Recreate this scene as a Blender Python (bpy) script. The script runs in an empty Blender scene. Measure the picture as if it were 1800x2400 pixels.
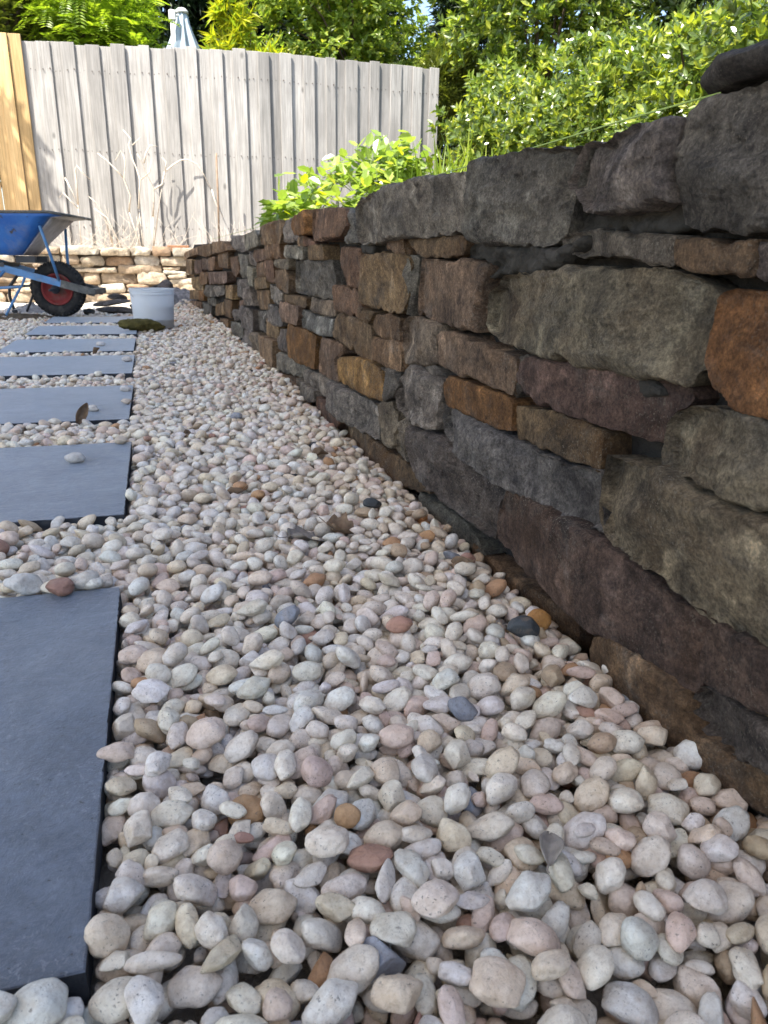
import bpy, math, random
import numpy as np
from mathutils import Vector, Matrix, noise
from mathutils.geometry import delaunay_2d_cdt

random.seed(7)
rng = np.random.default_rng(7)
scene = bpy.context.scene
col = scene.collection
R = math.radians

# ------------------------------------------------------------------ camera
EYE = 0.42
cam_data = bpy.data.cameras.new('camera')
cam_data.sensor_fit = 'VERTICAL'
cam_data.sensor_height = 36.0
cam_data.sensor_width = 27.0
cam_data.lens = 26.1
cam_data.clip_start = 0.01
cam_data.clip_end = 600
cam = bpy.data.objects.new('camera', cam_data)
col.objects.link(cam)
PITCH, YAW, ROLL = R(18.6), R(16.9), R(1.0)
fwd = Vector((math.sin(YAW) * math.cos(PITCH), math.cos(YAW) * math.cos(PITCH), -math.sin(PITCH)))
rgt = Vector((math.cos(YAW), -math.sin(YAW), 0))
upv = rgt.cross(fwd)
rg2 = rgt * math.cos(ROLL) + upv * math.sin(ROLL)
up2 = upv * math.cos(ROLL) - rgt * math.sin(ROLL)
mw = Matrix((rg2, up2, -fwd)).transposed().to_4x4()
mw.translation = Vector((0, 0, EYE))
cam.matrix_world = mw
cam_data.dof.use_dof = True
cam_data.dof.focus_distance = 1.0
cam_data.dof.aperture_fstop = 18.0
scene.camera = cam

# ------------------------------------------------------------------ light
SUN_EL = R(59)
sun_h = Vector((-0.83, -0.55)).normalized()          # where the sun stands
world = bpy.data.worlds.new('World')
scene.world = world
world.use_nodes = True
wn = world.node_tree
sky = wn.nodes.new('ShaderNodeTexSky')
sky.sky_type = 'NISHITA'
sky.sun_disc = False
sky.sun_elevation = SUN_EL
sky.sun_rotation = math.atan2(sun_h.x, sun_h.y)
sky.air_density = 1.0
sky.ozone_density = 0.8
sky.dust_density = 1.5
bg = wn.nodes['Background']
wn.links.new(sky.outputs['Color'], bg.inputs['Color'])
bg.inputs['Strength'].default_value = 0.14
sl = bpy.data.lights.new('sun', 'SUN')
sl.energy = 5.0
sl.angle = R(0.53)
sl.color = (1.0, 0.95, 0.87)
so = bpy.data.objects.new('sun', sl)
col.objects.link(so)
sd = Vector((-sun_h.x * math.cos(SUN_EL), -sun_h.y * math.cos(SUN_EL), -math.sin(SUN_EL)))
so.rotation_euler = sd.to_track_quat('-Z', 'Y').to_euler()
so.location = (-6, -4, 12)
scene.view_settings.view_transform = 'Standard'
scene.view_settings.look = 'None'
scene.view_settings.gamma = 1.0
scene.view_settings.exposure = 1.6
scene.view_settings.use_curve_mapping = False
scene.cycles.max_bounces = 8
scene.cycles.transparent_max_bounces = 8
scene.cycles.use_denoising = True

# ------------------------------------------------------------------ helpers
def new_mesh(name, verts, faces, mat=None, smooth=True):
    me = bpy.data.meshes.new(name)
    verts = np.asarray(verts, dtype=np.float32)
    if isinstance(faces, np.ndarray):
        k = faces.shape[1]
        me.vertices.add(len(verts)); me.vertices.foreach_set('co', verts.ravel())
        me.loops.add(faces.size); me.loops.foreach_set('vertex_index', faces.ravel().astype(np.int32))
        me.polygons.add(len(faces))
        me.polygons.foreach_set('loop_start', np.arange(0, faces.size, k, dtype=np.int32))
        me.update(calc_edges=True)
    else:
        me.from_pydata([tuple(map(float, v)) for v in verts], [], [tuple(map(int, f)) for f in faces])
        me.update()
    me.polygons.foreach_set('use_smooth', np.full(len(me.polygons), bool(smooth)))
    if mat:
        me.materials.append(mat)
    return me

def link(name, me, parent=None, loc=None, rot=None):
    o = bpy.data.objects.new(name, me)
    col.objects.link(o)
    if parent:
        o.parent = parent
    if loc is not None:
        o.location = loc
    if rot is not None:
        o.rotation_euler = rot
    return o

def tag(o, label, cat, group=None):
    o['label'] = label
    o['category'] = cat
    if group:
        o['group'] = group
    return o

def thing(name, label, cat, loc=(0, 0, 0), rotz=0, group=None):
    o = bpy.data.objects.new(name, None)
    o.empty_display_size = 0.05
    col.objects.link(o)
    o.location = loc
    o.rotation_euler = (0, 0, rotz)
    return tag(o, label, cat, group)

class MB:
    """collects boxes, tubes and lathes into one mesh"""
    def __init__(s):
        s.v = []; s.f = []
    def add(s, v, f):
        n = len(s.v)
        s.v += [tuple(p) for p in v]
        s.f += [tuple(i + n for i in q) for q in f]
    def box(s, x0, x1, y0, y1, z0, z1):
        v = [(x, y, z) for x in (x0, x1) for y in (y0, y1) for z in (z0, z1)]
        s.add(v, [(0, 1, 3, 2), (4, 6, 7, 5), (0, 4, 5, 1), (2, 3, 7, 6), (0, 2, 6, 4), (1, 5, 7, 3)])
    def bbox(s, x0, x1, y0, y1, z0, z1, b=0.003):
        """box with all edges chamfered"""
        c = [(x0, x1), (y0, y1), (z0, z1)]
        v = []; idx = {}
        for i in range(2):
            for j in range(2):
                for k in range(2):
                    for a in range(3):
                        p = [c[0][i], c[1][j], c[2][k]]
                        for q, s_ in zip(range(3), (i, j, k)):
                            if q != a:
                                p[q] += b * (1 - 2 * s_)
                        idx[(i, j, k, a)] = len(v); v.append(p)
        f = []
        for a in range(3):
            o1, o2 = [q for q in range(3) if q != a]
            for s_ in range(2):
                ring = []
                for (m, n) in ((0, 0), (1, 0), (1, 1), (0, 1)):
                    t = [0, 0, 0]; t[a] = s_; t[o1] = m; t[o2] = n
                    ring.append(idx[(t[0], t[1], t[2], a)])
                f.append(ring)
        for a in range(3):
            o1, o2 = [q for q in range(3) if q != a]
            for m in range(2):
                for n in range(2):
                    t0 = [0, 0, 0]; t0[o1] = m; t0[o2] = n; t1 = list(t0); t1[a] = 1
                    f.append([idx[(*t0, o1)], idx[(*t1, o1)], idx[(*t1, o2)], idx[(*t0, o2)]])
        for i in range(2):
            for j in range(2):
                for k in range(2):
                    f.append([idx[(i, j, k, a)] for a in range(3)])
        s.add(v, f)
    def tube(s, pts, rad, n=8, caps=True):
        pts = [Vector(p) for p in pts]
        if not hasattr(rad, '__len__'):
            rad = [rad] * len(pts)
        v = []; f = []
        prev = None
        for i, p in enumerate(pts):
            d = (pts[min(i + 1, len(pts) - 1)] - pts[max(i - 1, 0)]).normalized()
            if prev is None:
                a = d.orthogonal().normalized()
            else:
                a = (prev - d * prev.dot(d)).normalized()
            prev = a
            b = d.cross(a)
            for k in range(n):
                t = 2 * math.pi * k / n
                v.append(p + (a * math.cos(t) + b * math.sin(t)) * rad[i])
        for i in range(len(pts) - 1):
            for k in range(n):
                k2 = (k + 1) % n
                f.append((i * n + k, i * n + k2, (i + 1) * n + k2, (i + 1) * n + k))
        if caps:
            f.append(tuple(range(n))[::-1]); f.append(tuple((len(pts) - 1) * n + k for k in range(n)))
        s.add(v, f)
    def lathe(s, prof, n=32, axis='z', c=(0, 0, 0)):
        v = []; f = []
        for (r, h) in prof:
            for k in range(n):
                t = 2 * math.pi * k / n
                if axis == 'z':
                    p = (r * math.cos(t), r * math.sin(t), h)
                else:
                    p = (r * math.cos(t), h, r * math.sin(t))
                v.append((p[0] + c[0], p[1] + c[1], p[2] + c[2]))
        for i in range(len(prof) - 1):
            for k in range(n):
                k2 = (k + 1) % n
                f.append((i * n + k, i * n + k2, (i + 1) * n + k2, (i + 1) * n + k))
        s.add(v, f)
    def build(s, name, mat, parent=None, loc=None, rot=None, smooth=False):
        me = new_mesh(name, s.v, s.f, mat, smooth)
        return link(name, me, parent, loc, rot)

# ------------------------------------------------------------------ materials
def mat_new(name):
    m = bpy.data.materials.new(name)
    m.use_nodes = True
    nt = m.node_tree
    return m, nt, nt.nodes['Principled BSDF']

def N(nt, t, **kw):
    n = nt.nodes.new(t)
    for k, v in kw.items():
        if k in n.inputs:
            n.inputs[k].default_value = v
        else:
            setattr(n, k, v)
    return n

def noise_n(nt, vec, scale, detail=6, rough=0.6, dist=0.0):
    n = N(nt, 'ShaderNodeTexNoise', Scale=scale, Detail=detail, Roughness=rough, Distortion=dist)
    if vec is not None:
        nt.links.new(vec, n.inputs['Vector'])
    return n.outputs['Fac']

def ramp(nt, fac, stops):
    r = nt.nodes.new('ShaderNodeValToRGB')
    e = r.color_ramp.elements
    while len(e) < len(stops):
        e.new(0.5)
    for q, (p, c) in zip(e, stops):
        q.position = p
        q.color = (*c, 1) if len(c) == 3 else c
    nt.links.new(fac, r.inputs['Fac'])
    return r.outputs['Color']

def g3(v):
    return (v, v, v)

def mix(nt, fac, a, b, mode='MIX'):
    m = nt.nodes.new('ShaderNodeMix')
    m.data_type = 'RGBA'
    m.blend_type = mode
    m.clamp_factor = True
    for sock, val in ((m.inputs['Factor'], fac), (m.inputs[6], a), (m.inputs[7], b)):
        if isinstance(val, (int, float)):
            sock.default_value = val
        elif isinstance(val, tuple):
            sock.default_value = (*val, 1) if len(val) == 3 else val
        else:
            nt.links.new(val, sock)
    return m.outputs[2]

def mathn(nt, op, a, b=0.0, clamp=False):
    m = nt.nodes.new('ShaderNodeMath')
    m.operation = op
    m.use_clamp = clamp
    for i, val in enumerate((a, b)):
        if isinstance(val, (int, float)):
            m.inputs[i].default_value = val
        else:
            nt.links.new(val, m.inputs[i])
    return m.outputs[0]

def bump(nt, bsdf, h, strength, dist, prev=None):
    b = nt.nodes.new('ShaderNodeBump')
    b.inputs['Strength'].default_value = strength
    b.inputs['Distance'].default_value = dist
    nt.links.new(h, b.inputs['Height'])
    if prev is not None:
        nt.links.new(prev, b.inputs['Normal'])
    nt.links.new(b.outputs['Normal'], bsdf.inputs['Normal'])
    return b.outputs['Normal']

def coords(nt, per_object=True, scale=(1, 1, 1)):
    tc = nt.nodes.new('ShaderNodeTexCoord')
    mp = nt.nodes.new('ShaderNodeMapping')
    mp.inputs['Scale'].default_value = scale
    nt.links.new(tc.outputs['Object'], mp.inputs['Vector'])
    if per_object:
        oi = nt.nodes.new('ShaderNodeObjectInfo')
        sc = mathn(nt, 'MULTIPLY', oi.outputs['Random'], 57.0)
        cb = nt.nodes.new('ShaderNodeCombineXYZ')
        for i in range(3):
            nt.links.new(sc, cb.inputs[i])
        nt.links.new(cb.outputs[0], mp.inputs['Location'])
        return mp.outputs[0], oi
    return mp.outputs[0], None

def simple(name, c, rough=0.6, spec=0.5, metal=0.0, var=0.15, scale=12.0, bmp=0.0, bscale=60.0, bdist=0.003, c2=None):
    m, nt, b = mat_new(name)
    v, _ = coords(nt)
    f = noise_n(nt, v, scale)
    lo = tuple(x * (1 - var) for x in c); hi = tuple(min(1, x * (1 + var)) for x in c)
    cc = ramp(nt, f, [(0.3, lo), (0.7, hi)])
    if c2:
        cc = mix(nt, ramp(nt, noise_n(nt, v, scale * 0.6, 8, 0.7), [(0.52, g3(0)), (0.66, g3(1))]), cc, c2)
    nt.links.new(cc, b.inputs['Base Color'])
    b.inputs['Roughness'].default_value = rough
    b.inputs['Metallic'].default_value = metal
    b.inputs['Specular IOR Level'].default_value = spec
    if bmp:
        bump(nt, b, noise_n(nt, v, bscale, 6, 0.65), bmp, bdist)
    return m

def stone_material(name, dust=0.42, k=1.0):
    m, nt, b = mat_new(name)
    v, oi = coords(nt)
    base = oi.outputs['Color']
    f1 = ramp(nt, noise_n(nt, v, 13, 12, 0.72, 0.5), [(0.36, g3(0)), (0.64, g3(1))])
    c = mix(nt, f1, mix(nt, 1.0, base, tuple(q * k + (1 - k) * 0.85 for q in (0.42, 0.40, 0.40)), 'MULTIPLY'), mix(nt, 1.0, base, tuple(q * k + (1 - k) * 1.1 for q in (1.75, 1.66, 1.54)), 'MULTIPLY'))
    f4 = ramp(nt, noise_n(nt, v, 70, 12, 0.8, 0.3), [(0.38, g3(0)), (0.62, g3(1))])
    c = mix(nt, 0.85 * k, c, mix(nt, f4, mix(nt, 1.0, c, (0.48, 0.46, 0.45), 'MULTIPLY'), mix(nt, 1.0, c, (1.62, 1.58, 1.52), 'MULTIPLY')))
    # rust staining where the stone carries it (object colour alpha)
    rs = ramp(nt, noise_n(nt, v, 5.5, 9, 0.66, 0.8), [(0.46, g3(0)), (0.62, g3(1))])
    rs = mathn(nt, 'MULTIPLY', rs, oi.outputs['Alpha'])
    c = mix(nt, rs, c, (0.24, 0.115, 0.035))
    # grey cement bloom
    ds = ramp(nt, noise_n(nt, v, 14, 12, 0.75, 0.5), [(0.52, g3(0)), (0.72, g3(1))])
    c = mix(nt, mathn(nt, 'MULTIPLY', ds, dust), c, (0.40, 0.385, 0.35))
    # dark seams: crevice shade painted into the stone colour
    dk = ramp(nt, noise_n(nt, v, 21, 12, 0.72, 1.2), [(0.33, g3(1)), (0.44, g3(0))])
    c = mix(nt, mathn(nt, 'MULTIPLY', dk, 0.5 * k), c, (0.04, 0.033, 0.027))
    # sharp creases of the split face and pale worn arrises
    rd = N(nt, 'ShaderNodeTexNoise', noise_type='RIDGED_MULTIFRACTAL', Scale=15.0, Detail=7.0, Roughness=0.62, Distortion=0.6)
    nt.links.new(v, rd.inputs['Vector'])
    rfac = rd.outputs['Fac']
    cr = ramp(nt, rfac, [(0.16, g3(1)), (0.34, g3(0))])
    c = mix(nt, mathn(nt, 'MULTIPLY', cr, 0.7 * k), c, mix(nt, 1.0, c, (0.38, 0.36, 0.35), 'MULTIPLY'))
    vb, _ = coords(nt, scale=(1.0, 0.22, 1.5))
    bed = noise_n(nt, vb, 34, 8, 0.72, 0.35)
    bdr = ramp(nt, bed, [(0.36, g3(0)), (0.64, g3(1))])
    c = mix(nt, 0.3 * k, c, mix(nt, bdr, mix(nt, 1.0, c, (0.52, 0.50, 0.49), 'MULTIPLY'), mix(nt, 1.0, c, (1.45, 1.42, 1.38), 'MULTIPLY')))
    ge = nt.nodes.new('ShaderNodeNewGeometry')
    ed = ramp(nt, ge.outputs['Pointiness'], [(0.515, g3(0)), (0.60, g3(1))])
    c = mix(nt, mathn(nt, 'MULTIPLY', ed, 0.45), c, mix(nt, 0.5, c, (0.48, 0.44, 0.37)))
    fg = ramp(nt, noise_n(nt, v, 260, 6, 0.75), [(0.36, g3(0)), (0.64, g3(1))])
    c = mix(nt, 0.8 * k, c, mix(nt, fg, mix(nt, 1.0, c, (0.50, 0.49, 0.48), 'MULTIPLY'), mix(nt, 1.0, c, (1.55, 1.52, 1.48), 'MULTIPLY')))
    # sand grains splashed on the faces
    sp = ramp(nt, noise_n(nt, v, 330, 2, 0.5), [(0.60, g3(0)), (0.66, g3(1))])
    sp2 = ramp(nt, noise_n(nt, v, 7, 5, 0.6), [(0.45, g3(0)), (0.65, g3(1))])
    c = mix(nt, mathn(nt, 'MULTIPLY', mathn(nt, 'MULTIPLY', sp, sp2), 0.7), c, (0.42, 0.36, 0.27))
    nt.links.new(c, b.inputs['Base Color'])
    b.inputs['Roughness'].default_value = 0.82
    b.inputs['Specular IOR Level'].default_value = 0.3
    n1 = bump(nt, b, noise_n(nt, v, 30, 15, 0.76, 0.8), 1.0, 0.022)
    n1 = bump(nt, b, bed, 1.0, 0.010, n1)
    n2 = bump(nt, b, rfac, 1.0, 0.009, n1)
    bump(nt, b, noise_n(nt, v, 150, 10, 0.82), 1.0, 0.008, n2)
    return m

def pebble_material(name, single):
    m, nt, b = mat_new(name)
    v, oi = coords(nt, per_object=single)
    if single:
        base = oi.outputs['Color']
    else:
        at = nt.nodes.new('ShaderNodeAttribute'); at.attribute_name = 'tint'
        base = at.outputs['Color']
    f = ramp(nt, noise_n(nt, v, 60, 8, 0.68), [(0.34, g3(0)), (0.64, g3(1))])
    c = mix(nt, f, mix(nt, 1.0, base, (0.84, 0.77, 0.70), 'MULTIPLY'), mix(nt, 1.0, base, (1.10, 1.09, 1.08), 'MULTIPLY'))
    gr = ramp(nt, noise_n(nt, v, 260, 8, 0.75), [(0.38, g3(0.42)), (0.50, g3(0))])
    c = mix(nt, gr, c, mix(nt, 1.0, c, (0.55, 0.50, 0.46), 'MULTIPLY'))
    st = ramp(nt, noise_n(nt, v, 38, 6, 0.65, 0.6), [(0.56, g3(0)), (0.72, g3(1))])
    c = mix(nt, mathn(nt, 'MULTIPLY', st, 0.30), c, (0.50, 0.35, 0.22))
    sk = ramp(nt, noise_n(nt, v, 420, 3, 0.6), [(0.335, g3(1)), (0.385, g3(0))])
    sk2 = ramp(nt, noise_n(nt, v, 46, 4, 0.6), [(0.42, g3(0)), (0.6, g3(1))])
    c = mix(nt, mathn(nt, 'MULTIPLY', mathn(nt, 'MULTIPLY', sk, sk2), 0.75), c, (0.12, 0.10, 0.085))
    nt.links.new(c, b.inputs['Base Color'])
    b.inputs['Roughness'].default_value = 0.55
    b.inputs['Specular IOR Level'].default_value = 0.35
    n1 = bump(nt, b, noise_n(nt, v, 110, 10, 0.68, 0.5), 0.8, 0.0035)
    bump(nt, b, noise_n(nt, v, 700, 4, 0.6), 0.3, 0.0005, n1)
    return m

def leaf_material(name, c1, c2, trans=0.35, rough=0.35, spec=0.5):
    m, nt, b = mat_new(name)
    ge = nt.nodes.new('ShaderNodeNewGeometry')
    oi = nt.nodes.new('ShaderNodeObjectInfo')
    r = mathn(nt, 'FRACT', mathn(nt, 'ADD', ge.outputs['Random Per Island'], oi.outputs['Random']))
    c = ramp(nt, r, [(0.0, c1), (0.65, tuple((a + d) / 2 for a, d in zip(c1, c2))), (1.0, c2)])
    nt.links.new(c, b.inputs['Base Color'])
    b.inputs['Roughness'].default_value = rough
    b.inputs['Specular IOR Level'].default_value = spec
    t = nt.nodes.new('ShaderNodeBsdfTranslucent')
    nt.links.new(mix(nt, 1.0, c, (1.7, 1.75, 0.85), 'MULTIPLY'), t.inputs['Color'])
    ms = nt.nodes.new('ShaderNodeMixShader')
    ms.inputs[0].default_value = trans
    nt.links.new(b.outputs[0], ms.inputs[1]); nt.links.new(t.outputs[0], ms.inputs[2])
    nt.links.new(ms.outputs[0], nt.nodes['Material Output'].inputs['Surface'])
    return m

def wood_material(name, c, c2, knots=True):
    m, nt, b = mat_new(name)
    v, oi = coords(nt, scale=(1, 1, 0.03))
    f = ramp(nt, noise_n(nt, v, 24, 9, 0.68, 0.2), [(0.28, g3(0)), (0.72, g3(1))])
    f2 = noise_n(nt, v, 95, 5, 0.6)
    v2, _ = coords(nt, scale=(1, 1, 0.45))
    f3 = noise_n(nt, v2, 5, 5, 0.6)
    cc = mix(nt, f, c, c2)
    cc = mix(nt, ramp(nt, f2, [(0.38, g3(0.5)), (0.56, g3(0))]), cc, tuple(x * 0.45 for x in c))
    cc = mix(nt, ramp(nt, f3, [(0.35, g3(0.55)), (0.7, g3(0))]), cc, tuple(x * 0.62 for x in c))
    tone = mathn(nt, 'ADD', mathn(nt, 'MULTIPLY', oi.outputs['Random'], 0.4), 0.78)
    cb = nt.nodes.new('ShaderNodeCombineXYZ')
    for i in range(3):
        nt.links.new(tone, cb.inputs[i])
    cc = mix(nt, 1.0, cc, cb.outputs[0], 'MULTIPLY')
    if knots:
        vo = N(nt, 'ShaderNodeTexVoronoi', Scale=3.2)
        v3, _ = coords(nt, scale=(1, 1, 0.55))
        nt.links.new(v3, vo.inputs['Vector'])
        kn = ramp(nt, vo.outputs['Distance'], [(0.03, g3(1)), (0.075, g3(0))])
        cc = mix(nt, mathn(nt, 'MULTIPLY', kn, 0.7), cc, tuple(x * 0.35 for x in c))
    nt.links.new(cc, b.inputs['Base Color'])
    b.inputs['Roughness'].default_value = 0.85
    b.inputs['Specular IOR Level'].default_value = 0.2
    bump(nt, b, f, 0.5, 0.004)
    return m

# ================================================================== SETTING
def wall_x(y):
    return 0.47 - (0.22 * ((y - 3.6) / 2.9) ** 2 if y > 3.6 else 0.0)

def wall_dx(y):
    return -(0.44 * (y - 3.6) / 2.9 ** 2) if y > 3.6 else 0.0

def mound(x, y):
    """gravel heaped up along the foot of the far half of the wall"""
    wx = np.where(y > 3.6, 0.47 - 0.22 * (np.minimum(y, 7.4) - 3.6) ** 2 / 8.41, 0.47)
    t = np.clip((y - 4.2) / 2.4, 0, 1.0)
    d = np.clip((wx - x) / 0.36, 0, 1)
    return 0.125 * t * (1 - d) ** 1.4 - 0.016 * np.exp(-((wx - x) / 0.05) ** 2) * (y < 2.5)

m_soil = simple('soil', (0.10, 0.075, 0.05), 0.95, 0.1, var=0.5, scale=9, bmp=1.0, bscale=30, bdist=0.03)
m_base = simple('gravel_dust', (0.46, 0.40, 0.33), 0.95, 0.1, var=0.25, scale=30, bmp=1.0, bscale=110, bdist=0.01)
m_pale = simple('pale_crushed_rock', (0.62, 0.56, 0.47), 0.95, 0.1, var=0.3, scale=14, bmp=1.0, bscale=60, bdist=0.02, c2=(0.50, 0.42, 0.33))

def sheet(name, x0, x1, y0, y1, z, nx, ny, mat, amp=0.0, fs=1.0, zf=None):
    xs = np.linspace(x0, x1, nx); ys = np.linspace(y0, y1, ny)
    X, Y = np.meshgrid(xs, ys)
    Z = np.full_like(X, z)
    if zf is not None:
        Z = Z + zf(X, Y)
    if amp:
        Z = Z + amp * np.array([noise.fractal(Vector((a * fs, b * fs, 3.3)), 1.0, 2.0, 5) for a, b in zip(X.ravel(), Y.ravel())]).reshape(X.shape)
    V = np.stack([X, Y, Z], -1).reshape(-1, 3)
    i = np.arange(nx * ny).reshape(ny, nx)
    F = np.stack([i[:-1, :-1], i[:-1, 1:], i[1:, 1:], i[1:, :-1]], -1).reshape(-1, 4)
    o = link(name, new_mesh(name, V, F, mat))
    o['kind'] = 'structure'
    return o

sheet('ground', -120, 120, -120, 120, -0.075, 2, 2, m_soil)
sheet('gravel_bed', -2.3, 0.52, -1.2, 7.0, -0.058, 48, 120, m_base, 0.004, 9, lambda X, Y: np.maximum(mound(X, Y), 0))
sheet('yard', -6.5, 3.6, 6.6, 8.62, -0.032, 80, 40, m_pale, 0.018, 3.5)
sheet('bounce_yard', -16, -1.6, -9, 9.5, -0.062, 60, 60, m_pale, 0.02, 2)  # unseen pale ground, added to bounce sunlight on to the wall
sheet('garden_bed', 0.66, 9.0, -1.5, 8.6, 0.47, 80, 90, m_soil, 0.04, 2.5)
sheet('rear_bed', -6.5, 9.0, 8.66, 10.2, 0.455, 120, 22, simple('dry_soil', (0.44, 0.35, 0.25), 0.95, 0.1, var=0.4, scale=12, bmp=1.0, bscale=40, bdist=0.02), 0.035, 4)
sheet('neighbour_garden', -30, 40, 10.2, 60, 0.40, 30, 20, m_soil, 0.05, 1)

# ------------------------------------------------------------------ slate path
def slate_mat():
    m, nt, b = mat_new('bluestone')
    v, oi = coords(nt)
    f = noise_n(nt, v, 7, 12, 0.74, 0.4)
    c = ramp(nt, f, [(0.34, (0.046, 0.058, 0.082)), (0.66, (0.118, 0.138, 0.172))])
    fn = ramp(nt, noise_n(nt, v, 120, 8, 0.75), [(0.38, g3(0)), (0.62, g3(1))])
    c = mix(nt, 0.6, c, mix(nt, fn, mix(nt, 1.0, c, (0.66, 0.66, 0.67), 'MULTIPLY'), mix(nt, 1.0, c, (1.36, 1.35, 1.34), 'MULTIPLY')))
    sc = ramp(nt, noise_n(nt, v, 160, 4, 0.75, 1.0), [(0.54, g3(0)), (0.62, g3(1))])
    sc2 = ramp(nt, noise_n(nt, v, 15, 6, 0.65), [(0.45, g3(0)), (0.66, g3(1))])
    c = mix(nt, mathn(nt, 'MULTIPLY', mathn(nt, 'MULTIPLY', sc, sc2), 0.6), c, (0.27, 0.28, 0.30))
    pit = ramp(nt, noise_n(nt, v, 240, 2, 0.5), [(0.265, g3(1)), (0.285, g3(0))])
    c = mix(nt, pit, c, (0.015, 0.016, 0.02))
    du = ramp(nt, noise_n(nt, v, 4, 8, 0.7), [(0.45, g3(0)), (0.75, g3(1))])
    c = mix(nt, mathn(nt, 'MULTIPLY', du, 0.35), c, (0.19, 0.19, 0.195))
    nt.links.new(c, b.inputs['Base Color'])
    nt.links.new(ramp(nt, noise_n(nt, v, 22, 8, 0.7), [(0.3, g3(0.36)), (0.7, g3(0.54))]), b.inputs['Roughness'])
    b.inputs['Specular IOR Level'].default_value = 0.65
    b.inputs['Sheen Weight'].default_value = 0.45
    b.inputs['Sheen Roughness'].default_value = 0.45
    b.inputs['Sheen Tint'].default_value = (0.86, 0.91, 1.0, 1)
    n1 = bump(nt, b, noise_n(nt, v, 30, 12, 0.72, 0.6), 0.45, 0.006)
    bump(nt, b, noise_n(nt, v, 300, 5, 0.75), 0.4, 0.0015, n1)
    return m
m_slate = slate_mat()
m_slate_side = simple('bluestone_side', (0.045, 0.047, 0.052), 0.85, 0.2, var=0.4, scale=40, bmp=0.6, bscale=120, bdist=0.003)
SLABS = [(-0.072, 0.382, 0.978), (-0.077, 1.290, 1.848), (-0.090, 2.130, 2.728), (-0.101, 3.030, 3.620), (-0.110, 3.792, 4.392), (-0.112, 4.66, 5.26), (-0.115, 5.50, 6.08)]
SLABS = [(-0.07, -0.52, 0.08)] + SLABS
slab_words = ['dark bluestone paving slab nearest the viewer, mostly below the picture',
              'large dark blue grey stone slab filling the left foreground, with scuffed top',
              'blue grey stone slab with one white pebble lying in its middle, second from the front',
              'blue grey stone slab with a brown leaf standing at its front edge, third from the front',
              'grey stone slab between the leaf slab and the thin far slabs, fourth from the front',
              'narrow looking grey stone slab just before the one by the bucket, fifth from the front',
              'thin looking far grey stone slab, carrying the olive sponge in front of the bucket',
              'farthest grey stone slab, half strewn with pebbles, just before the barrow wheel']
for (xr, y0, y1), w in zip(SLABS, slab_words):
    n = 48
    mb = MB()
    xl = xr - 0.60
    # chamfered slab with slightly worn outline
    def ring(ins, z, seed):
        pts = []
        for (a, b_) in (((xl, y0), (xr, y0)), ((xr, y0), (xr, y1)), ((xr, y1), (xl, y1)), ((xl, y1), (xl, y0))):
            for i in range(n):
                t = i / n
                x = a[0] + (b_[0] - a[0]) * t; y = a[1] + (b_[1] - a[1]) * t
                dx = (xl + xr) / 2 - x; dy = (y0 + y1) / 2 - y
                j = 0.0014 * noise.noise(Vector((x * 30, y * 30, 1.7))) + 0.0012 * noise.noise(Vector((x * 90, y * 90, 1.7 + z * 200))) + ins
                pts.append((x + math.copysign(j, dx) * (abs(dx) > 0.28), y + math.copysign(j, dy) * (abs(dy) > abs(y1 - y0) / 2 - 0.01), z))
        return pts
    rings = [ring(0.002, -0.030, 1), ring(0, -0.027, 1), ring(0, -0.0012, 1), ring(0.0012, 0.0, 1)]
    for r_ in rings:
        mb.v += r_
    k = 4 * n
    for i in range(3):
        for j in range(k):
            mb.f.append((i * k + j, i * k + (j + 1) % k, (i + 1) * k + (j + 1) % k, (i + 1) * k + j))
    mb.f.append(tuple(range(3 * k, 4 * k)))
    mb.f.append(tuple(range(k))[::-1])
    cx, cy = (xl + xr) / 2, (y0 + y1) / 2
    mb.v = [(a - cx, b_ - cy, c_) for a, b_, c_ in mb.v]
    if y0 < -0.3:
        continue
    o = mb.build('paving_slab', m_slate, loc=(cx, cy, 0.0))
    o.data.materials.append(m_slate_side)
    for p_ in o.data.polygons:
        if abs(p_.normal.z) < 0.5:
            p_.material_index = 1
    tag(o, w, 'paving slab', 'bluestone slabs of the path')

# ------------------------------------------------------------------ stone wall
m_stone = stone_material('wall_stone')
m_pale_stone = stone_material('pale_sandstone', 0.12, 0.4)
m_mortar = simple('mortar', (0.036, 0.032, 0.028), 0.95, 0.15, var=0.4, scale=25, bmp=1.0, bscale=70, bdist=0.01)
m_mortar2 = simple('fresh_mortar', (0.052, 0.047, 0.040), 0.95, 0.15, var=0.35, scale=30, bmp=1.0, bscale=90, bdist=0.008)
PAL = {'g': (.375, .355, .322), 'b': (.315, .318, .312), 'k': (.245, .232, .212), 't': (.42, .305, .18), 'n': (.31, .215, .138),
       'r': (.285, .182, .130), 'p': (.220, .160, .132), 'o': (.40, .215, .085), 'y': (.48, .315, .115), 'w': (.39, .285, .215),
       'l': (.46, .43, .37), 'e': (.37, .333, .258)}
RUST = {'g': .12, 'b': .08, 'k': .10, 't': .5, 'n': .6, 'r': .4, 'p': .25, 'o': .8, 'y': .6, 'w': .35, 'l': .1, 'e': .28}
ROUGH = {'g': 1.3, 'b': 1.1, 'k': 1.35, 't': .7, 'n': .8, 'r': .8, 'p': .8, 'o': .7, 'y': .6, 'w': .6, 'l': .9, 'e': 0.95}

def seg_dist(P, poly):
    d = np.full(len(P), 9.0)
    n = len(poly)
    for i in range(n):
        a = poly[i]; b = poly[(i + 1) % n]
        ab = b - a; L = ab @ ab + 1e-12
        t = np.clip(((P - a) @ ab) / L, 0, 1)
        d = np.minimum(d, np.linalg.norm(P - (a + t[:, None] * ab), axis=1))
    return d

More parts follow.
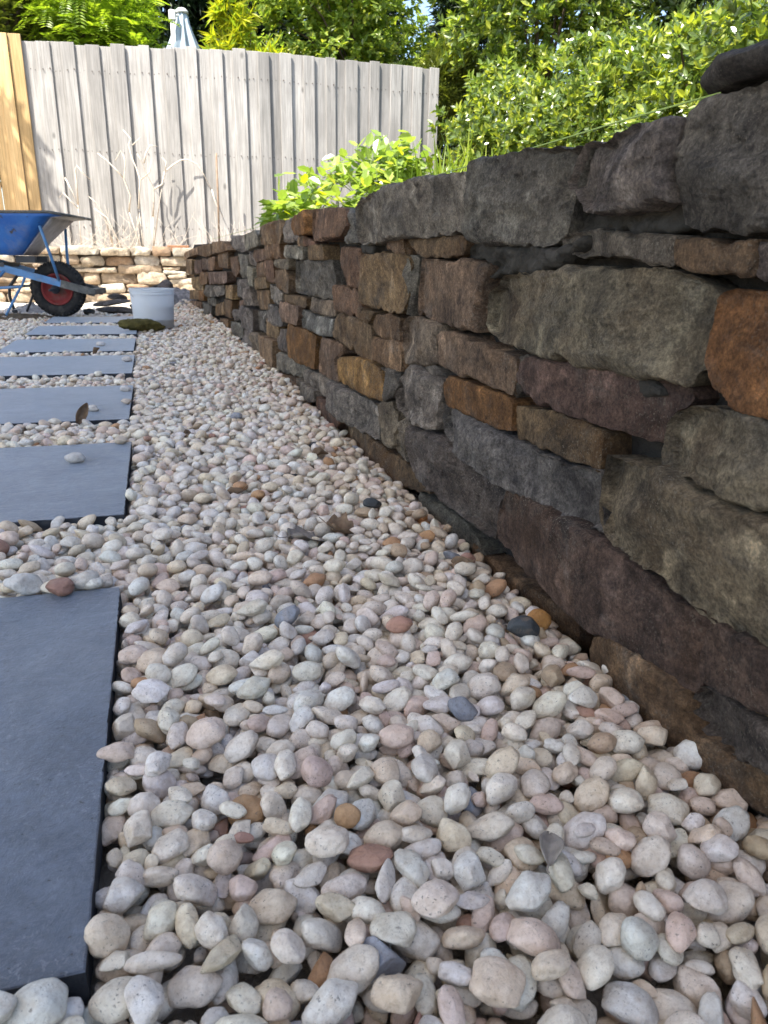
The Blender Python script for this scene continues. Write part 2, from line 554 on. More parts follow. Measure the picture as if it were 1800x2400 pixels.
def inside(P, poly):
    r = np.zeros(len(P), bool)
    n = len(poly)
    x, y = P[:, 0], P[:, 1]
    for i in range(n):
        x1, y1 = poly[i]; x2, y2 = poly[(i + 1) % n]
        c = ((y1 > y) != (y2 > y)) & (x < (x2 - x1) * (y - y1) / (y2 - y1 + 1e-12) + x1)
        r ^= c
    return r

def stone_shape(poly, h, rough=1.0, edge=0.010, depth=0.12, seed=0, flat=False):
    """rough hewn block: outline poly (u,v), face relief along w"""
    rs = np.random.default_rng(seed)
    poly = np.array(poly, float)
    ar = 0.5 * np.sum(poly[:, 0] * np.roll(poly[:, 1], -1) - np.roll(poly[:, 0], -1) * poly[:, 1])
    if ar < 0:
        poly = poly[::-1]
    out = []
    off = rs.uniform(-50, 50, 3)
    n = len(poly)
    for i in range(n):
        a = poly[i]; b = poly[(i + 1) % n]
        L = np.linalg.norm(b - a)
        k = max(1, int(round(L / (h * 1.3))))
        t = (b - a) / (L + 1e-9); nr = np.array([-t[1], t[0]])
        for j in range(k):
            p = a + (b - a) * j / k
            q = Vector((p[0] * 28 + off[0], p[1] * 28 + off[1], off[2]))
            w = 0.0042 * noise.noise(q) + 0.0026 * noise.noise(q * 3.3)
            ch = max(0.0, noise.noise(q * 0.9 + Vector((7, 3, 1))) - 0.28) * 0.020
            out.append(p + nr * (w * min(1.2, rough + 0.2) - 0.0022 + ch))
    out = np.array(out)
    lo = out.min(0); hi = out.max(0)
    gx = np.arange(lo[0] + h / 2, hi[0], h); gy = np.arange(lo[1] + h / 2, hi[1], h * 0.87)
    G = np.array([(x + (h / 2 if j % 2 else 0), y) for j, y in enumerate(gy) for x in gx]).reshape(-1, 2)
    if len(G):
        G = G + rs.uniform(-h * .22, h * .22, G.shape)
        G = G[inside(G, out)]
    if len(G):
        G = G[seg_dist(G, out) > h * 0.45]
    pts = np.vstack([out, G]) if len(G) else out
    res = delaunay_2d_cdt([Vector(p) for p in pts], [], [list(range(len(out)))], 1, 1e-6)
    V2 = np.array([tuple(p) for p in res[0]]); F = res[2]; orig = res[3]
    d = seg_dist(V2, out)
    size = min(hi - lo)
    e = min(edge, size * 0.28)
    t = np.clip(d / e, 0, 1)
    w = -e * (1 - np.sqrt(np.maximum(0, 1 - (1 - t) ** 2)))
    c0 = V2.mean(0)
    pl = np.full(len(V2), 1.0)
    for k in range(7 if rough > 0.92 else 5):
        g = rs.normal(0, (0.17 if rough > 0.92 else 0.09) * rough, 2)
        p0 = c0 + rs.uniform(-0.5, 0.5, 2) * (hi - lo)
        pl = np.minimum(pl, (V2 - p0) @ g + rs.uniform(0.0, 0.006))
    pl = pl - np.median(pl)
    pl = np.clip(pl, -0.030, 0.014) * min(1.0, size / 0.09)
    am = min(1.0, size / 0.07)
    nz = np.empty(len(V2))
    for i, p in enumerate(V2):
        q = Vector((p[0] + off[0], p[1] * 1.25 + off[1], off[2]))
        a = noise.fractal(q * 11, 0.9, 2.1, 4)
        b = abs(noise.noise(q * 30)) + 0.6 * abs(noise.noise(q * 66)) + 0.4 * abs(noise.noise(q * 140))
        st = noise.noise(Vector((q.x * 9, q.y * 26, q.z)))
        st = (0.0065 if rough > 0.92 else 0.003) * math.floor(st * 4) / 4
        nz[i] = 0.0034 * a - 0.0036 * b + st
    w = w + (pl * 0.9 + nz * rough * am) * np.clip(d / (e * 0.6), 0.25, 1)
    # outline vertices in order -> side walls
    nv = len(V2)
    o2n = {}
    for i, og in enumerate(orig):
        for q in og:
            o2n[q] = i
    rim = [o2n[i] for i in range(len(out)) if i in o2n]
    rim = [r for i, r in enumerate(rim) if r != rim[i - 1]]
    V3 = [(p[0], p[1], ww) for p, ww in zip(V2, w)]
    m_ = len(rim)
    cc = out.mean(0)
    for dep, sh in ((-depth * 0.35, 0.985), (-depth, 0.95)):
        for r in rim:
            p = cc + (V2[r] - cc) * sh
            V3.append((p[0], p[1], dep + 0.004 * noise.noise(Vector((p[0] * 40, p[1] * 40, off[0])))))
    FF = [tuple(f) for f in F]
    for i in range(m_):
        j = (i + 1) % m_
        a0, b0 = rim[i], rim[j]
        a1, b1 = nv + i, nv + j
        a2, b2 = nv + m_ + i, nv + m_ + j
        FF.append((a0, a1, b1, b0)); FF.append((a1, a2, b2, b1))
    FF.append(tuple(nv + m_ + i for i in range(m_)))
    return np.array(V3), FF

STONES = """g 12 1.834,0.539 1.792,0.556 1.575,0.561 1.364,0.562 1.240,0.555 1.153,0.550 1.131,0.543 1.127,0.512 1.129,0.468 1.224,0.466 1.415,0.465 1.609,0.462 1.760,0.459 1.827,0.473
k 14 1.125,0.558 1.104,0.562 1.015,0.561 0.907,0.557 0.816,0.545 0.818,0.535 0.828,0.524 0.836,0.514 0.839,0.487 0.849,0.457 0.882,0.444 0.955,0.447 1.040,0.449 1.114,0.452 1.129,0.474 1.127,0.522
g 10 0.813,0.544 0.762,0.549 0.723,0.551 0.684,0.551 0.645,0.547 0.643,0.542 0.643,0.523 0.645,0.507 0.637,0.478 0.689,0.476 0.752,0.476 0.789,0.476 0.818,0.494 0.847,0.511 0.834,0.521 0.826,0.536
k 12 0.638,0.547 0.637,0.554 0.627,0.557 0.602,0.558 0.577,0.559 0.528,0.558 0.483,0.554 0.459,0.452 0.503,0.451 0.554,0.451 0.604,0.454 0.625,0.458 0.631,0.474 0.638,0.501 0.641,0.520 0.637,0.533
k 6 0.844,0.454 0.803,0.456 0.713,0.452 0.640,0.447 0.633,0.440 0.630,0.423 0.685,0.427 0.758,0.432 0.831,0.435 0.858,0.446
n 4 0.634,0.443 0.594,0.441 0.560,0.439 0.532,0.441 0.527,0.431 0.521,0.417 0.540,0.416 0.589,0.418 0.616,0.421 0.630,0.424
k 2 0.526,0.439 0.467,0.434 0.461,0.412 0.519,0.415
e 6 1.060,0.374 1.023,0.401 0.936,0.409 0.785,0.417 0.656,0.416 0.593,0.411 0.565,0.396 0.561,0.365 0.564,0.337 0.585,0.317 0.649,0.314 0.765,0.310 0.879,0.310 1.010,0.315 1.068,0.333
w 0 1.376,0.425 1.289,0.425 1.170,0.427 1.117,0.424 1.072,0.418 1.073,0.404 1.085,0.387 1.092,0.368 1.097,0.337 1.097,0.317 1.167,0.319 1.269,0.323 1.390,0.328 1.393,0.355 1.383,0.394
t 3 1.742,0.436 1.600,0.438 1.440,0.431 1.423,0.411 1.425,0.388 1.457,0.323 1.594,0.322 1.768,0.326 1.763,0.379
k -8 1.458,0.430 1.411,0.428 1.402,0.400 1.416,0.357 1.433,0.325 1.482,0.324 1.450,0.387
n 0 1.452,0.463 1.293,0.463 1.171,0.460 1.159,0.451 1.170,0.433 1.277,0.432 1.365,0.432 1.419,0.446
n -2 1.589,0.462 1.491,0.461 1.482,0.447 1.473,0.437 1.524,0.437 1.598,0.448
r 0 2.017,0.454 1.815,0.448 1.802,0.422 1.826,0.378 1.801,0.359 1.945,0.362 2.003,0.402 2.025,0.428
k -10 1.853,0.446 1.805,0.443 1.816,0.399 1.833,0.363 1.859,0.377 1.835,0.422
o 4 2.556,0.554 2.352,0.562 2.344,0.547 2.357,0.498 2.528,0.498 2.583,0.524
r 5 2.328,0.561 2.132,0.554 1.917,0.543 1.911,0.532 1.897,0.502 1.966,0.484 2.135,0.475 2.295,0.476 2.332,0.500
b 0 1.928,0.542 1.891,0.532 1.885,0.482 1.865,0.464 1.973,0.465 1.911,0.503
g 3 2.845,0.557 2.598,0.552 2.582,0.524 2.611,0.485 2.814,0.480 2.850,0.520
n 2 3.432,0.554 3.081,0.560 2.879,0.558 2.872,0.516 2.907,0.482 3.237,0.480 3.409,0.485 3.461,0.523
l 3 3.922,0.535 3.532,0.544 3.445,0.523 3.456,0.481 3.921,0.464 3.958,0.494
g 1 4.509,0.544 3.970,0.534 4.015,0.465 4.221,0.460 4.529,0.482 4.716,0.513
t 0 5.222,0.521 4.745,0.521 4.573,0.473 4.916,0.457 5.219,0.458
n 0 5.819,0.504 5.261,0.514 5.262,0.450 5.482,0.434 5.827,0.452
t 0 6.397,0.463 5.846,0.500 5.853,0.452 6.154,0.441 6.418,0.405
g -2 2.846,0.470 2.542,0.462 2.534,0.428 2.839,0.428 2.864,0.450
n -2 3.321,0.482 2.932,0.479 2.911,0.428 3.278,0.423 3.329,0.449
t -2 2.381,0.462 2.168,0.462 2.153,0.425 2.373,0.424
n -4 2.643,0.496 2.493,0.494 2.500,0.467 2.647,0.467
r -4 2.478,0.494 2.344,0.476 2.284,0.467 2.341,0.463 2.481,0.467
r -2 3.683,0.462 3.352,0.464 3.343,0.423 3.653,0.411 3.728,0.434
g -3 4.052,0.456 3.730,0.451 3.756,0.393 3.983,0.403
k 1 2.713,0.419 2.114,0.423 2.091,0.388 2.093,0.318 2.429,0.314 2.735,0.317 2.727,0.376
e -3 3.091,0.422 2.781,0.424 2.786,0.394 2.865,0.388 3.063,0.399
n 0 3.057,0.380 2.833,0.387 2.774,0.354 2.780,0.311 2.949,0.312 3.065,0.336
r 0 3.373,0.417 3.123,0.418 3.099,0.336 3.247,0.336 3.369,0.386
n -1 3.683,0.405 3.409,0.412 3.392,0.354 3.679,0.341 3.713,0.382
l 1 3.927,0.385 3.730,0.382 3.731,0.300 3.906,0.300 3.960,0.354
t 0 3.682,0.336 3.331,0.350 3.309,0.309 3.710,0.287
t 0 3.744,0.280 3.312,0.299 3.323,0.217 3.652,0.203 3.723,0.241
g 0 3.280,0.320 3.043,0.318 2.926,0.303 2.938,0.265 3.088,0.252 3.273,0.268
n -2 2.927,0.298 2.467,0.305 2.470,0.274 2.685,0.273 2.907,0.271
w 3 2.932,0.267 2.558,0.272 2.554,0.243 2.589,0.212 2.888,0.202 2.954,0.230
e 0 2.431,0.307 2.101,0.312 2.102,0.275 2.295,0.266 2.434,0.268
b 1 2.542,0.262 2.291,0.261 2.066,0.265 2.070,0.222 2.218,0.210 2.548,0.206 2.564,0.234
r 0 2.077,0.358 1.864,0.355 1.803,0.340 1.797,0.290 1.946,0.292 2.079,0.294 2.086,0.327
t -2 1.796,0.313 1.659,0.313 1.680,0.298 1.701,0.285 1.795,0.289
n 2 2.039,0.270 1.996,0.288 1.756,0.286 1.689,0.279 1.671,0.241 1.675,0.203 1.753,0.200 1.952,0.215 2.056,0.223
o 3 2.767,0.201 2.344,0.206 2.289,0.197 2.315,0.099 2.579,0.083 2.798,0.083 2.832,0.145
w 1 2.210,0.205 1.963,0.211 1.947,0.191 2.019,0.160 2.011,0.104 2.142,0.097 2.289,0.096 2.275,0.154
k -3 3.036,0.160 2.831,0.177 2.844,0.092 3.067,0.077
t 0 3.393,0.174 3.078,0.166 3.105,0.115 3.389,0.103
t 0 3.518,0.090 3.117,0.106 3.147,-0.011 3.368,-0.029 3.549,-0.030
k 0 3.318,0.238 2.998,0.246 2.973,0.210 2.931,0.180 3.105,0.166 3.351,0.183
k 0 4.184,0.184 3.803,0.187 3.833,0.082 4.195,0.070
k -3 3.808,0.181 3.402,0.206 3.460,0.103 3.785,0.097
g 0 4.133,0.273 3.819,0.290 3.773,0.209 4.022,0.202 4.170,0.233
k 0 4.509,0.308 4.041,0.326 4.074,0.219 4.536,0.223
t 1 4.813,0.266 4.531,0.279 4.571,0.201 4.835,0.196
w 2 4.358,0.202 4.157,0.212 4.170,0.167 4.350,0.149
g 0 4.612,0.138 4.237,0.154 4.250,0.108 4.582,0.076 4.649,0.100
g 0 4.248,0.050 3.879,0.082 3.906,-0.014 4.091,-0.035 4.297,-0.030
e 0 3.840,0.073 3.555,0.098 3.583,-0.009 3.841,-0.015
n 1 5.134,0.053 4.797,0.065 4.827,-0.028 5.186,-0.029
k 0 4.761,0.060 4.282,0.082 4.305,0.006 4.764,-0.031
n 0 4.947,0.180 4.616,0.189 4.673,0.085 4.929,0.081
t 0 5.371,0.125 4.999,0.162 5.024,0.084 5.396,0.050
l 1 5.428,0.015 5.214,0.026 5.232,-0.031 5.467,-0.026
g 0 5.229,0.248 4.889,0.267 4.880,0.217 5.172,0.188
k 0 5.641,0.243 5.272,0.255 5.270,0.184 5.614,0.168
p 2 5.443,0.333 4.674,0.350 4.691,0.297 4.812,0.280 5.416,0.262
k 0 4.343,0.446 4.007,0.439 3.991,0.336 4.269,0.330 4.391,0.373
r 1 4.686,0.426 4.382,0.440 4.360,0.355 4.507,0.325 4.657,0.363
n 0 5.057,0.456 4.720,0.476 4.755,0.370 5.085,0.374
n 0 5.399,0.425 5.136,0.433 5.162,0.357 5.426,0.345
p 0 5.707,0.424 5.437,0.418 5.511,0.352 5.733,0.349
p 0 6.052,0.405 5.757,0.415 5.790,0.322 6.056,0.316
t 0 6.310,0.413 6.069,0.414 6.107,0.306 6.388,0.310
n 0 5.767,0.327 5.476,0.333 5.543,0.258 5.770,0.242
t 0 6.199,0.281 5.823,0.299 5.830,0.204 6.175,0.200
t 0 6.339,0.180 5.963,0.195 5.984,0.133 6.362,0.115
o 0 5.942,0.196 5.700,0.205 5.749,0.135 5.939,0.126
k 0 5.669,0.158 5.378,0.167 5.342,0.122 5.658,0.113
n 0 6.313,0.103 5.859,0.117 5.887,0.036 6.339,0.026
k 0 5.812,0.119 5.421,0.114 5.484,0.001 5.819,0.022
y 8 1.989,0.164 1.950,0.177 1.745,0.202 1.591,0.195 1.559,0.169 1.566,0.131 1.678,0.121 1.981,0.113
k 2 1.597,0.193 1.552,0.203 1.438,0.210 1.442,0.186 1.467,0.159 1.567,0.124 1.580,0.153
n 0 1.687,0.306 1.565,0.314 1.488,0.311 1.495,0.294 1.485,0.269 1.584,0.263 1.673,0.270 1.692,0.287
t 2 1.647,0.256 1.475,0.264 1.451,0.242 1.454,0.210 1.521,0.207 1.645,0.207 1.652,0.231
e 5 1.466,0.305 1.439,0.317 1.331,0.322 1.258,0.316 1.261,0.291 1.252,0.253 1.284,0.244 1.364,0.236 1.433,0.230 1.457,0.247 1.469,0.280
w 8 1.245,0.298 1.227,0.307 1.172,0.311 1.059,0.304 0.938,0.296 0.933,0.272 0.940,0.248 1.009,0.249 1.139,0.249 1.225,0.252 1.243,0.266
k 0 0.951,0.293 0.916,0.302 0.924,0.281 0.929,0.261 0.944,0.245 0.952,0.247
o 6 1.185,0.228 1.168,0.238 1.083,0.241 0.963,0.241 0.934,0.236 0.933,0.219 0.930,0.198 0.970,0.193 1.076,0.194 1.181,0.191
g 6 1.409,0.207 1.372,0.231 1.319,0.234 1.235,0.229 1.190,0.232 1.190,0.213 1.203,0.184 1.213,0.142 1.278,0.132 1.369,0.126 1.451,0.133 1.467,0.156 1.445,0.186
k -4 1.307,0.240 1.264,0.243 1.208,0.236 1.234,0.230 1.292,0.225 1.336,0.229
g 2 2.105,0.094 1.960,0.103 1.765,0.108 1.582,0.114 1.580,0.080 1.584,0.037 1.696,0.025 1.880,0.016 2.108,0.014
e 3 1.553,0.132 1.495,0.143 1.454,0.126 1.461,0.095 1.486,0.044 1.561,0.036 1.571,0.059 1.593,0.084
e 2 1.470,0.084 1.399,0.124 1.352,0.126 1.362,0.098 1.375,0.066 1.359,0.044 1.427,0.036 1.482,0.044
k 5 1.360,0.115 1.272,0.127 1.206,0.132 1.081,0.122 0.937,0.111 0.956,0.087 0.960,0.057 0.962,0.022 1.055,0.018 1.165,0.020 1.262,0.031 1.327,0.039 1.373,0.061
b 6 1.205,0.166 1.191,0.190 1.135,0.185 1.021,0.190 0.945,0.186 0.862,0.184 0.744,0.189 0.708,0.198 0.704,0.163 0.689,0.135 0.717,0.127 0.844,0.120 0.934,0.114 1.045,0.120 1.137,0.126 1.196,0.141
n -6 1.991,-0.005 1.866,0.013 1.626,0.022 1.524,0.023 1.378,0.029 1.292,0.021 1.261,0.009 1.374,-0.017 1.531,-0.043 1.723,-0.053 1.881,-0.074 2.005,-0.039
r -3 2.283,0.013 2.134,0.013 1.982,0.013 1.945,0.013 2.002,-0.030 2.089,-0.048 2.286,-0.050
g 0 2.510,0.075 2.147,0.090 2.133,0.044 2.251,0.029 2.476,0.028
g -2 2.624,0.025 2.285,0.034 2.287,0.004 2.374,-0.020 2.629,-0.021
r -3 4.059,-0.047 3.558,-0.032 3.206,-0.032 3.248,-0.059 3.569,-0.075 4.022,-0.082
n -3 3.119,-0.020 2.724,0.011 2.621,-0.004 2.904,-0.049 3.159,-0.046
n -3 4.836,-0.040 4.330,-0.042 4.127,-0.054 4.311,-0.060 4.742,-0.060
g 0 3.084,0.063 2.808,0.080 2.505,0.082 2.556,0.042 2.705,0.020 3.098,-0.011
p 3 0.926,0.272 0.915,0.295 0.892,0.304 0.811,0.307 0.737,0.312 0.669,0.311 0.622,0.313 0.593,0.314 0.583,0.303 0.596,0.288 0.609,0.276 0.607,0.257 0.637,0.251 0.698,0.251 0.788,0.248 0.860,0.245 0.908,0.254
n 0 0.942,0.217 0.931,0.233 0.842,0.241 0.765,0.244 0.715,0.240 0.714,0.220 0.718,0.199 0.764,0.198 0.847,0.194 0.919,0.191
e 7 0.601,0.277 0.591,0.289 0.565,0.301 0.502,0.303 0.465,0.301 0.432,0.299 0.416,0.238 0.449,0.236 0.486,0.234 0.516,0.234 0.555,0.238 0.597,0.236 0.602,0.247
o 6 0.560,0.395 0.538,0.402 0.497,0.400 0.463,0.399 0.432,0.396 0.408,0.301 0.474,0.306 0.513,0.309 0.544,0.322 0.559,0.340 0.558,0.370
e 8 0.698,0.221 0.684,0.223 0.638,0.224 0.598,0.232 0.548,0.230 0.514,0.228 0.474,0.228 0.438,0.230 0.388,0.231 0.363,0.131 0.394,0.126 0.428,0.122 0.460,0.121 0.505,0.116 0.565,0.123 0.619,0.124 0.658,0.123 0.681,0.135 0.695,0.153 0.702,0.179
p 10 0.946,0.070 0.923,0.112 0.839,0.121 0.673,0.127 0.571,0.116 0.491,0.115 0.489,0.083 0.498,0.042 0.567,0.025 0.661,0.017 0.758,0.016 0.879,0.025 0.941,0.036
p 7 0.500,0.078 0.499,0.106 0.483,0.119 0.428,0.120 0.403,0.123 0.361,0.126 0.349,0.080 0.391,0.074 0.416,0.070 0.469,0.055 0.497,0.057
k 3 0.500,0.033 0.493,0.048 0.462,0.054 0.419,0.063 0.393,0.068 0.352,0.075 0.342,0.036 0.384,0.030 0.410,0.025 0.452,0.014 0.487,0.010 0.499,0.020
n 2 0.667,-0.005 0.661,0.012 0.642,0.024 0.593,0.032 0.508,0.037 0.501,0.016 0.483,0.007 0.442,0.013 0.410,0.021 0.384,0.026 0.343,0.034 0.334,-0.002 0.376,-0.007 0.402,-0.014 0.435,-0.018 0.480,-0.026 0.562,-0.041 0.612,-0.039 0.657,-0.033
n -16 1.063,-0.026 0.875,-0.017 0.734,-0.005 0.728,-0.053 0.813,-0.069 0.922,-0.076 1.020,-0.073
k -12 1.315,-0.010 1.203,0.002 1.087,0.003 1.034,-0.010 1.005,-0.019 1.100,-0.035 1.234,-0.039 1.305,-0.027"""

wall = thing('stone_wall', 'long curving dry stone retaining wall of rough brown and grey blocks along the gravel', 'wall', (0.47, 2.5, 0))
def wall_pt(u, v, w):
    dx = wall_dx(u)
    n = math.hypot(1, dx)
    return (wall_x(u) - w / n, u + w * dx / n, v)

def add_wall_stone(code, pr, poly, seed, depth=0.12, parent=wall):
    P = np.array(poly)
    y = P[:, 0].mean()
    dist = max(0.55, math.hypot(P[:, 0].min() * 0.8 + 0.1, 0.45))
    h = float(np.clip(0.0046 * dist, 0.0034, 0.026))
    V, F = stone_shape(P, h, ROUGH[code], 0.0055 if code in 'gkbe' else 0.0042, depth, seed)
    V[:, 2] += pr / 1000.0
    W = np.array([wall_pt(*p) for p in V])
    c = W.mean(0)
    me = new_mesh('stone', W - c, F, m_stone)
    me.set_sharp_from_angle(angle=R(24))
    o = link('stone', me, parent, Vector(c) - parent.location)
    r = random.Random(seed)
    k = r.uniform(0.85, 1.18)
    o.color = (*[min(1, x * k * r.uniform(0.96, 1.04)) for x in PAL[code]], min(1, RUST[code] * r.uniform(0.5, 1.3)))
    return o

for i, L in enumerate(STONES.strip().splitlines()):
    c, pr, *pts = L.split()
    poly = [tuple(map(float, p.split(','))) for p in pts]
    far = poly[0][0] > 2.3
    rr = random.Random(i)
    zc_ = sum(p[1] for p in poly) / len(poly)
    prr = int(pr) + (rr.uniform(-8, 22) if far else rr.uniform(-6, 7) + (0.30 - zc_) * 40)
    add_wall_stone(c, prr, poly, 100 + i, 0.14 if poly[0][1] > 0.5 else 0.10)

# the run of the wall that passes beside and behind the viewer
z = -0.06
row = 0
rr = random.Random(5)
while z < 0.5:
    hgt = rr.uniform(0.07, 0.13)
    if z + hgt > 0.5:
        hgt = 0.565 - z
    y = 0.445 + rr.uniform(-0.02, 0.0) * 0
    while y > -1.0:
        w = rr.uniform(0.14, 0.34)
        j = lambda: rr.uniform(-0.006, 0.006)
        poly = [(y - w + 0.006 + j(), z + 0.004 + j()), (y - w / 2, z + 0.003 + j()), (y - 0.005 + j(), z + 0.004 + j()), (y - 0.005 + j(), z + hgt / 2), (y - 0.006 + j(), z + hgt - 0.005 + j()), (y - w / 2, z + hgt - 0.004 + j()), (y - w + 0.006 + j(), z + hgt - 0.005 + j()), (y - w + 0.005, z + hgt / 2)]
        add_wall_stone(rr.choice('gknewtrpkg'), rr.uniform(-4, 6), poly, 900 + int(rr.random() * 9999))
        y -= w
    z += hgt
    row += 1

# mortar core: a lumpy body behind the stones
ys = np.concatenate([np.arange(-1.0, 3.0, 0.022), np.arange(3.0, 6.32, 0.05)])
zs = np.arange(-0.07, 0.531, 0.022)
V = []
for y in ys:
    for z in zs:
        q = Vector((y * 22, z * 22, 2.0))
        w = -0.044 + 0.010 * noise.fractal(q, 1.0, 2.0, 4) - max(0, z - 0.50) * 0.5
        V.append(wall_pt(y, z, w))
nz_, ny_ = len(zs), len(ys)
V = np.array(V)
top_back = np.array([wall_pt(y, 0.525, -0.22) for y in ys]); bot_back = np.array([wall_pt(y, -0.07, -0.22) for y in ys])
V = np.vstack([V, top_back, bot_back])
F = []
for i in range(ny_ - 1):
    for j in range(nz_ - 1):
        a = i * nz_ + j
        F.append((a, a + 1, a + nz_ + 1, a + nz_))
    tb = ny_ * nz_ + i; bb = tb + ny_
    F.append((i * nz_ + nz_ - 1, tb, tb + 1, (i + 1) * nz_ + nz_ - 1))
    F.append((tb, bb, bb + 1, tb + 1))
e_ = ny_ - 1
F.append(tuple([e_ * nz_ + j for j in range(nz_)] + [ny_ * nz_ + e_, ny_ * nz_ + ny_ + e_]))
c = Vector((0.47, 2.5, 0))
link('mortar', new_mesh('mortar', V - np.array(c), F, m_mortar), wall, (0, 0, 0))

def mortar_blob(poly, pr, seed):
    V, F = stone_shape(np.array(poly), 0.004, 3.4, 0.012, 0.05, seed)
    V[:, 2] += pr / 1000.0
    W = np.array([wall_pt(*p) for p in V]); c = W.mean(0)
    return link('mortar', new_mesh('mortar', W - c, F, m_mortar2), wall, Vector(c) - wall.location)
mortar_blob([(1.13, .458), (1.05, .452), (.93, .446), (.86, .440), (.80, .452), (.79, .445), (.86, .420), (.93, .408), (1.00, .408), (1.07, .404), (1.10, .425), (1.17, .430), (1.16, .452)], -6, 41)
mortar_blob([(.845, .486), (.80, .480), (.73, .478), (.645, .476), (.64, .455), (.70, .452), (.80, .455), (.85, .458)], -14, 42)
mortar_blob([(.70, .318), (.66, .316), (.63, .300), (.66, .290), (.71, .300)], -6, 43)
mortar_blob([(1.82, .462), (1.76, .458), (1.72, .452), (1.74, .438), (1.80, .440), (1.84, .452)], -12, 44)

# white pebble pressed into the mortar
def rock_mesh(name, a, b, c, seed, sub=3, mat=None, cuts=3, amp=0.16, cutd=(0.62, 0.92), keep=0.15):
    V, F = ICO[sub]
    rs = np.random.default_rng(seed)
    V = V.copy()
    off = rs.uniform(-40, 40, 3)
    r = np.array([1 + amp * noise.noise(Vector(p * 1.15 + off)) + amp * 0.4 * noise.noise(Vector(p * 2.6 - off)) for p in V])
    V = V * r[:, None]
    for k in range(cuts):
        n = rs.normal(size=3); n /= np.linalg.norm(n)
        d = rs.uniform(*cutd)
        s = V @ n
        over = np.maximum(0, s - d)
        V = V - over[:, None] * n * (1 - keep)
    V = V * np.array([a, b, c])
    return new_mesh(name, V, F, mat)

def ico(sub):
    t = (1 + 5 ** 0.5) / 2
    v = [(-1, t, 0), (1, t, 0), (-1, -t, 0), (1, -t, 0), (0, -1, t), (0, 1, t), (0, -1, -t), (0, 1, -t), (t, 0, -1), (t, 0, 1), (-t, 0, -1), (-t, 0, 1)]
    v = [np.array(p) / np.linalg.norm(p) for p in v]
    f = [(0, 11, 5), (0, 5, 1), (0, 1, 7), (0, 7, 10), (0, 10, 11), (1, 5, 9), (5, 11, 4), (11, 10, 2), (10, 7, 6), (7, 1, 8), (3, 9, 4), (3, 4, 2), (3, 2, 6), (3, 6, 8), (3, 8, 9), (4, 9, 5), (2, 4, 11), (6, 2, 10), (8, 6, 7), (9, 8, 1)]
    for _ in range(sub):
        cache = {}; nf = []
        def mid(a, b):
            k = (min(a, b), max(a, b))
            if k not in cache:
                m = v[a] + v[b]; v.append(m / np.linalg.norm(m)); cache[k] = len(v) - 1
            return cache[k]
        for a, b, c in f:
            x, y, z = mid(a, b), mid(b, c), mid(c, a)
            nf += [(a, x, z), (b, y, x), (c, z, y), (x, y, z)]
        f = nf
    return np.array(v), np.array(f, dtype=np.int32)
ICO = {s: ico(s) for s in (1, 2, 3, 4)}

# loose capping rock lying on the wall
me = rock_mesh('loose_rock', 0.105, 0.125, 0.032, 12, 4, m_stone, 2, 0.10, (0.8, 0.95), 0.2)
for v_ in me.vertices:
    v_.co.z = math.copysign(min(abs(v_.co.z), 0.0135 + 0.0025 * noise.noise(v_.co * 20)), v_.co.z) + 0.0016 * noise.noise(v_.co * 60)
o = link('loose_rock', me, None, (0.575, 0.565, 0.584), (R(-1), R(0), R(8)))
o.color = (0.10, 0.096, 0.094, 0.1)
me.set_sharp_from_angle(angle=R(22))
tag(o, 'flat dark rock lying loose on top of the near end of the wall', 'rock')

# mason's string line
mb = MB()
pts = []
for i in range(40):
    t = i / 39
    y = 0.62 + 5.6 * t
    pts.append((0.490 - 0.024 * t - 0.0 * t, y, 0.5655 - 0.004 * math.sin(math.pi * t) + 0.0008 * math.sin(i * 1.7)))
mb.tube(pts, 0.00095, 6)
o = mb.build('string_line', simple('green_string', (0.30, 0.40, 0.11), 0.8, 0.2, var=0.2, scale=300), smooth=True)
tag(o, 'thin green mason string stretched taut along the top edge of the wall', 'string')

# ================================================================== PEBBLES
m_peb1 = pebble_material('pebble', True)
m_peb2 = pebble_material('pebbles', False)
CW = {'white': (.76, .685, .575), 'cool white': (.74, .70, .635), 'cream': (.73, .62, .475), 'pinkish': (.68, .545, .455), 'tan': (.47, .36, .245),
      'orange': (.47, .28, .15), 'reddish': (.42, .25, .185), 'grey': (.27, .285, .315), 'charcoal': (.06, .067, .075)}
CNAMES = list(CW)
P_OPEN = np.array([.46, .25, .16, .11, .014, .010, .004, .0022, .0002]); P_OPEN /= P_OPEN.sum()
P_WALL = np.array([.32, .12, .21, .17, .10, .05, .015, .012, .004]); P_WALL /= P_WALL.sum()

